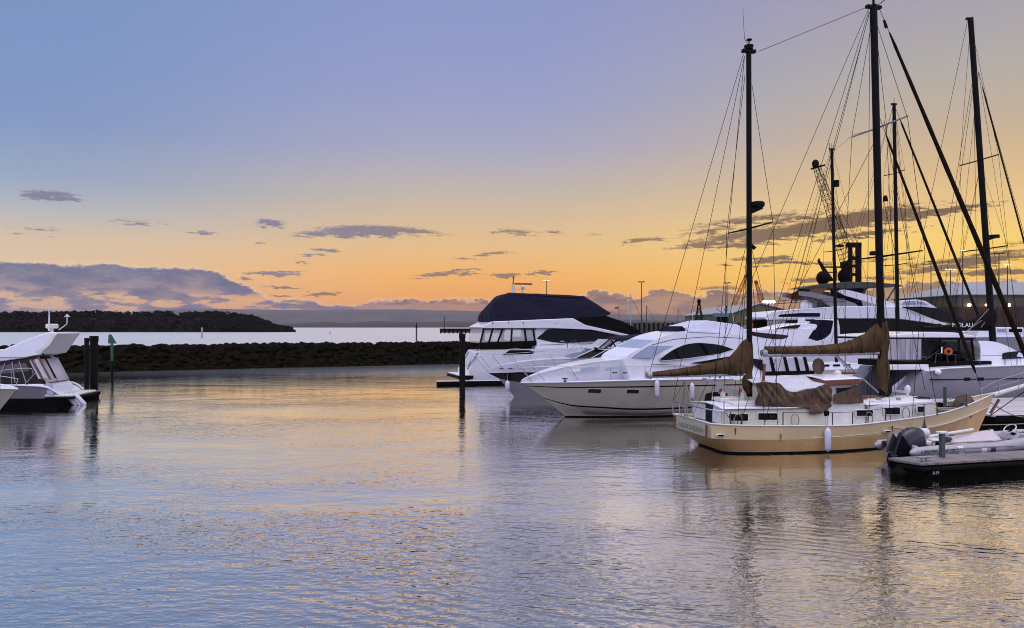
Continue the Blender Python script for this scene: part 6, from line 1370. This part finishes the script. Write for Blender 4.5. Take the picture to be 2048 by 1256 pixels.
def lattice(mb, p, q, w0, w1, n, r):
    p, q = Vector(p), Vector(q); d = (q - p).normalized(); a = d.cross(Vector((0, 1, 0))).normalized(); b = Vector((0, 1, 0))
    C_ = []
    for i in range(n + 1):
        f = i / n; c = p + (q - p) * f; w = (w0 + (w1 - w0) * f) / 2; C_.append([c + a * w + b * w, c - a * w + b * w, c - a * w - b * w, c + a * w - b * w])
    for k in range(4): mb.tube([c[k] for c in C_], r, 4)
    for i in range(n):
        for k in range(4):
            mb.tube([C_[i][k], C_[i + 1][(k + 1) % 4] if i % 2 else C_[i + 1][k]], r * .6, 3)
            mb.tube([C_[i][(k + 1) % 4], C_[i + 1][k]], r * .6, 3); mb.tube([C_[i][k], C_[i][(k + 1) % 4]], r * .6, 3)
    return mb
# harbour crane
t = 240; o = thing('harbour_crane', 'tall dark harbour crane with lattice jib behind the superyacht', 'crane', (gx(1710, t), t, 3.6))
def loc(px, py): x, _, z = at(px, py, t); return (x - gx(1710, t), 0, z - 3.6)
lattice(MB(), loc(1703, 545), loc(1633, 332), 3.6, 1.7, 22, .085).build('jib', 'crane', o, smooth=0)
MB().ball(loc(1631, 328), 1.2, 1.0, 1.5, 8, 6).build('jib_head', 'crane', o); MB().tube([loc(1622, 338), loc(1650, 330)], .3, 5).build('jib_head_bar', 'crane', o)
a, b = loc(1697, 580), loc(1707, 489); mbx = MB(); mbx.box(a[0], -.4, 0, b[0] - .5, .4, b[2]); mbx.build('tower_leg', 'crane', o)
a, b = loc(1711.5, 580), loc(1722, 485); MB().box(a[0], -.4, 0, b[0], .4, b[2]).build('tower_leg', 'crane', o)
a, b = loc(1695, 495), loc(1721, 485); MB().box(a[0] - .4, -.6, a[2], b[0] + .2, .6, b[2]).build('tower_head', 'crane', o, bevel=.2)
for py in (516, 532, 549): a = loc(1706, py); MB().box(a[0] - .5, -.3, a[2] - .5, a[0] + 1.4, .3, a[2] + .5).build('cross_tie', 'crane', o)
a, b = loc(1684, 536), loc(1696, 523); MB().box(a[0], -1.6, a[2], b[0], 1.6, b[2]).build('cab', 'crane', o, bevel=.15)
for pa, pb in (((1634, 332), (1700, 490)), ((1634, 332), (1716, 486)), ((1650, 400), (1708, 488))): MB().tube([loc(*pa), loc(*pb)], .07, 4).build('jib_cable', 'wire', o)
MB().box(-6, -4, .003, 6, 4, 4).build('base', 'crane', o, bevel=.2)
for i, (px, t, pts, m, lb) in enumerate(((1478, 330, ((1455, 640), (1492, 552)), 'orange', 'orange lattice crane jib leaning towards the mizzen mast'), (1528, 330, ((1534, 640), (1512, 564)), 'orange', 'orange lattice crane jib leaning over the olive warehouse roof'))):
    o = thing('dock_crane', lb, 'crane', (gx(px, t), t, 3.6), 0, 'lattice cranes on the far quay'); bx = gx(px, t)
    A = at(*pts[0], t); Bq = at(*pts[1], t); A = (A[0] - bx, 0, max(0.2, A[2] - 3.6)); Bq = (Bq[0] - bx, 0, Bq[2] - 3.6)
    lattice(MB(), A, Bq, 2.2, .9, 14, .12).build('jib', m, o, smooth=0)
    MB().ball(Bq, .9, n=8, m=5).build('jib_head', 'red', o); MB().tube([(Bq[0] + .3, 0, Bq[2]), (A[0] + (5 if i == 0 else -4), 0, A[2] + 1)], .08, 4).build('jib_cable', 'wire', o)
    MB().box(A[0] - 3, -2, .003, A[0] + 3, 2, 3.2).build('cab', m, o, bevel=.2)
# pilot tower
t = 190; o = thing('lattice_tower', 'small lattice light tower with a round top on the far quay', 'tower', (gx(1398, t), t, 3.6))
lattice(MB(), (0, 0, 0), (0, 0, gz(607, t) - 3.6), 2.2, .5, 8, .09).build('frame', 'crane', o, smooth=0)
MB().ball((0, 0, gz(603, t) - 3.6), .5, .5, .7, 8, 6).build('lantern', 'crane', o)
for k in (-1, 1): MB().tube([(0, 0, gz(615, t) - 3.6), (k * 3.2, 0, 0)], .06, 4).build('stay', 'wire', o)
# blue-green barge structure with a folded arm
t = 178; o = thing('work_barge', 'raised blue green work platform with a folded crane arm', 'work barge', (gx(1446, t), t, 3.6))
a, b = gx(1433, t) - gx(1446, t), gx(1459, t) - gx(1446, t); z0_, z1_ = gz(634, t) - 3.6, gz(626, t) - 3.6
MB().box(a, 0, z0_, b, 3, z1_).build('platform', 'teal', o, bevel=.05)
for x in (a + .9, a + 2.0, b - .4): MB().box(x - .15, .5, .003, x + .15, 2.5, z0_ - .003).build('leg', 'crane', o)
MB().tube([(a + 1.7, 1, z1_), (a + .3, 1, z1_ + 1.1), (a + 1.2, 1, z1_ + 1.9)], .12, 6).build('crane_arm', 'orange', o)
MB().tube([(b - .5, 1, z1_), (b - .4, 1, z1_ + 1.8)], .16, 6).build('mast', 'crane', o); MB().box(b - .9, .6, z1_ + .6, b - .1, 1.4, z1_ + 1.0).build('mast_box', 'teal', o)
# vehicles
def van(px, py0, w, t, m, label, name='parked_van'):
    o = thing(name, label, 'van', (gx(px, t), t, 3.6)); h = w * .42
    MB().prism([(-w / 2, .3), (-w / 2, h * .62), (-w * .42, h), (w * .28, h), (w * .42, h * .6), (w / 2, h * .52), (w / 2, .3)], .85).build('body', m, o, bevel=.06)
    MB().slab([(w * .05, h * .62), (w * .05, h * .92), (w * .26, h * .92), (w * .37, h * .62)], .85, -1, .02).build('window', 'glass', o)
    for x in (-w * .3, w * .3): MB().tube([(x, -.88, .32), (x, -.6, .32)], .32, 12).build('wheel', 'rubber', o)
van(1520, 655, 4.6, 175, 'red', 'red van parked by the olive warehouse'); van(1502, 650, 3.6, 180, 'grey', 'grey van parked beside the red one, roof just showing')
# far small boats
def far_boat(px, py, t, L_, label, m, mast=None):
    o = thing('moored_boat', label, 'motor boat', (gx(px, t), t, 0)); k = L_ / 2
    MB().add([(-k, -1.2, 1.5), (k * .5, -1.3, 1.6), (k, 0, 1.9), (k * .5, 1.3, 1.6), (-k, 1.2, 1.5), (-k, -1, -.1), (k * .5, -1, -.1), (k * .85, 0, -.1), (k * .5, 1, -.1), (-k, 1, -.1)], [(0, 1, 2, 3, 4)] + [(i, (i + 1) % 5, 5 + (i + 1) % 5, 5 + i) for i in range(5)]).build('hull', m, o)
    zc = 1.6; MB().prism([(-k * .5, zc), (-k * .45, zc + 1.7), (k * .1, zc + 1.7), (k * .35, zc)], 1.0).build('cabin', 'white', o, bevel=.06)
    MB().slab([(-k * .4, zc + .8), (-k * .4, zc + 1.4), (k * .08, zc + 1.4), (k * .2, zc + .8)], 1.0, -1, .03).build('window', 'glass', o)
    MB().box(-k * .5, -1.1, zc + 1.703, k * .15, 1.1, zc + 1.85).build('cabin_roof', 'offwhite', o, bevel=.03)
    if mast: MB().tube([(0, 0, zc + 1.8), (0, 0, gz(mast, t))], .07, 5).build('mast', 'dsteel', o); MB().tube([(0, 0, gz(mast, t)), (k * .95, 0, 1.9)], .02, 4).build('stay', 'wire', o)
far_boat(1293, 652, 135, 7.5, 'small white cabin boat moored beyond the covered flybridge yacht', 'white', 612)
far_boat(1356, 650, 150, 6.5, 'small workboat with a short mast in front of the timber wall', 'darkhull', 618)
t = 150
o = thing('sailing_yacht', 'distant small yacht with a pale bare mast beyond the covered flybridge yacht', 'sailing boat', (gx(1261, t), t, 0))
MB().add([(-4, -1.1, 1.2), (2, -1.3, 1.2), (5, 0, 1.5), (2, 1.3, 1.2), (-4, 1.1, 1.2), (-3.6, -.8, -.1), (2, -.9, -.1), (4.2, 0, -.1), (2, .9, -.1), (-3.6, .8, -.1)], [(0, 1, 2, 3, 4)] + [(i, (i + 1) % 5, 5 + (i + 1) % 5, 5 + i) for i in range(5)]).build('hull', 'offwhite', o)
MB().tube([(0, 0, 1.2), (0, 0, gz(588, t))], .09, 6).build('mast', 'alu', o); MB().tube([(0, 0, gz(592, t)), (4.8, 0, 1.5)], .03, 4).build('stay', 'wire', o); MB().prism([(-2, 1.2), (-1.8, 1.75), (1, 1.75), (1.6, 1.2)], .8).build('coachroof', 'white', o)
t = 160; o = thing('flag_pole', 'thin flag pole flying a small red flag', 'flag pole', (gx(1238, t), t, 0))
MB().tube([(0, 0, -.5), (0, 0, gz(612, t))], .07, 5).build('pole', 'rust', o); MB().add([(-.1, 0, gz(613, t)), (-.9, .1, gz(613.5, t)), (-.9, .1, gz(618, t)), (-.1, 0, gz(617, t))], [(0, 1, 2, 3)]).build('flag', 'red', o, solid=.02)
# mooring ropes of the ketch bow
for i, (a, b, lb) in enumerate((((1990, 806), (1990, 850), 'slack mooring rope running from the ketch bow'), ((2048, 800), (1960, 870), 'tight mooring rope crossing below the ketch bowsprit'))):
    if i == 0: p0, p1 = K.W(K.L(1982, 806, -.05)), (WK.o[0] + 2.5, WK.o[1] + .3, .64)
    else: p0, p1 = K.W(K.L(1965, 850, -.1)), (WK.o[0] + 5.5, WK.o[1] + .4, .64)
    m_ = [(p0[0] + (p1[0] - p0[0]) * k / 8, p0[1] + (p1[1] - p0[1]) * k / 8, p0[2] + (p1[2] - p0[2]) * k / 8 - .35 * math.sin(math.pi * k / 8) * (1 - i * .6)) for k in range(9)]
    tag(MB().tube(m_, .022, 6).build('mooring_rope', 'rope', loc=p0), lb, 'rope', 'mooring ropes')

# ------------------------------------------------------------------ air
hz = bpy.data.materials.new('evening_haze'); hz.use_nodes = True; nn = hz.node_tree.nodes; nn.remove(nn['Principled BSDF'])
pv = nn.new('ShaderNodeVolumePrincipled'); pv.inputs['Color'].default_value = (0.93, 0.88, 0.92, 1); pv.inputs['Density'].default_value = 3.8e-5; pv.inputs['Anisotropy'].default_value = 0.4
hz.node_tree.links.new(pv.outputs[0], nn['Material Output'].inputs['Volume'])
tag(MB().box(-9000, -400, -2, 9000, 8000, 240).build('haze', hz, smooth=0), 'thin evening haze lying over the harbour', kind='stuff')

# ------------------------------------------------------------------ pieces of parts hang under their part
SUB = {'window_frame': 'window', 'porthole_frame': 'porthole', 'scupper_slot': 'scupper', 'vent_mouth': 'vent_cowl', 'stanchion_foot': 'stanchion', 'window_surround': 'saloon_window', 'cover_seam': 'flybridge_cover',
       'enclosure_strap': 'cockpit_enclosure', 'arch_recess': 'radar_arch', 'dome_base': 'satellite_dome', 'hardtop_edge': 'hardtop', 'door_head': 'door', 'canopy_rib': 'stern_canopy', 'jib_head': 'jib', 'jib_head_bar': 'jib',
       'platform_edge': 'swim_platform', 'platform_deck': 'swim_platform', 'tube_patch': 'tube', 'tube_pad': 'tube', 'wheel_boss': 'steering_wheel', 'instrument': 'console', 'cover_tie': 'flybridge_cover', 'boom_end': 'mizzen_boom',
       'lounge_window': 'sky_lounge', 'coachroof_window': 'coachroof', 'hull_port': 'hull', 'pedestal_cap': 'pedestal', 'furler_swivel': 'furled_genoa', 'radar_bracket': 'radar_dome', 'cloth_flap': 'cockpit_side_cloth', 'mast_pole': 'radar_mast'}
def mid(o):
    vs = o.data.vertices; return sum((v.co for v in vs), Vector()) / len(vs)
for o in list(COL.objects):
    k = o.name.split('.')[0]
    if o.type == 'MESH' and o.parent and k in SUB:
        c = [q for q in o.parent.children if q.name.split('.')[0] == SUB[k]]
        if c: o.parent = min(c, key=lambda q: (mid(q) - mid(o)).length)

# ------------------------------------------------------------------ render settings
scene.render.engine = 'CYCLES'
scene.view_settings.view_transform = 'Standard'; scene.view_settings.look = 'None'; scene.view_settings.exposure = 0.0; scene.view_settings.gamma = 1
scene.cycles.use_denoising = True
scene.cycles.filter_width = 1.0
try: scene.cycles.denoiser = 'OPENIMAGEDENOISE'
except Exception: pass
scene.cycles.max_bounces = 6; scene.cycles.glossy_bounces = 4; scene.cycles.diffuse_bounces = 3; scene.cycles.transparent_max_bounces = 12; scene.cycles.volume_bounces = 0
scene.cycles.caustics_reflective = False; scene.cycles.caustics_refractive = False
scene.cycles.sample_clamp_indirect = 4
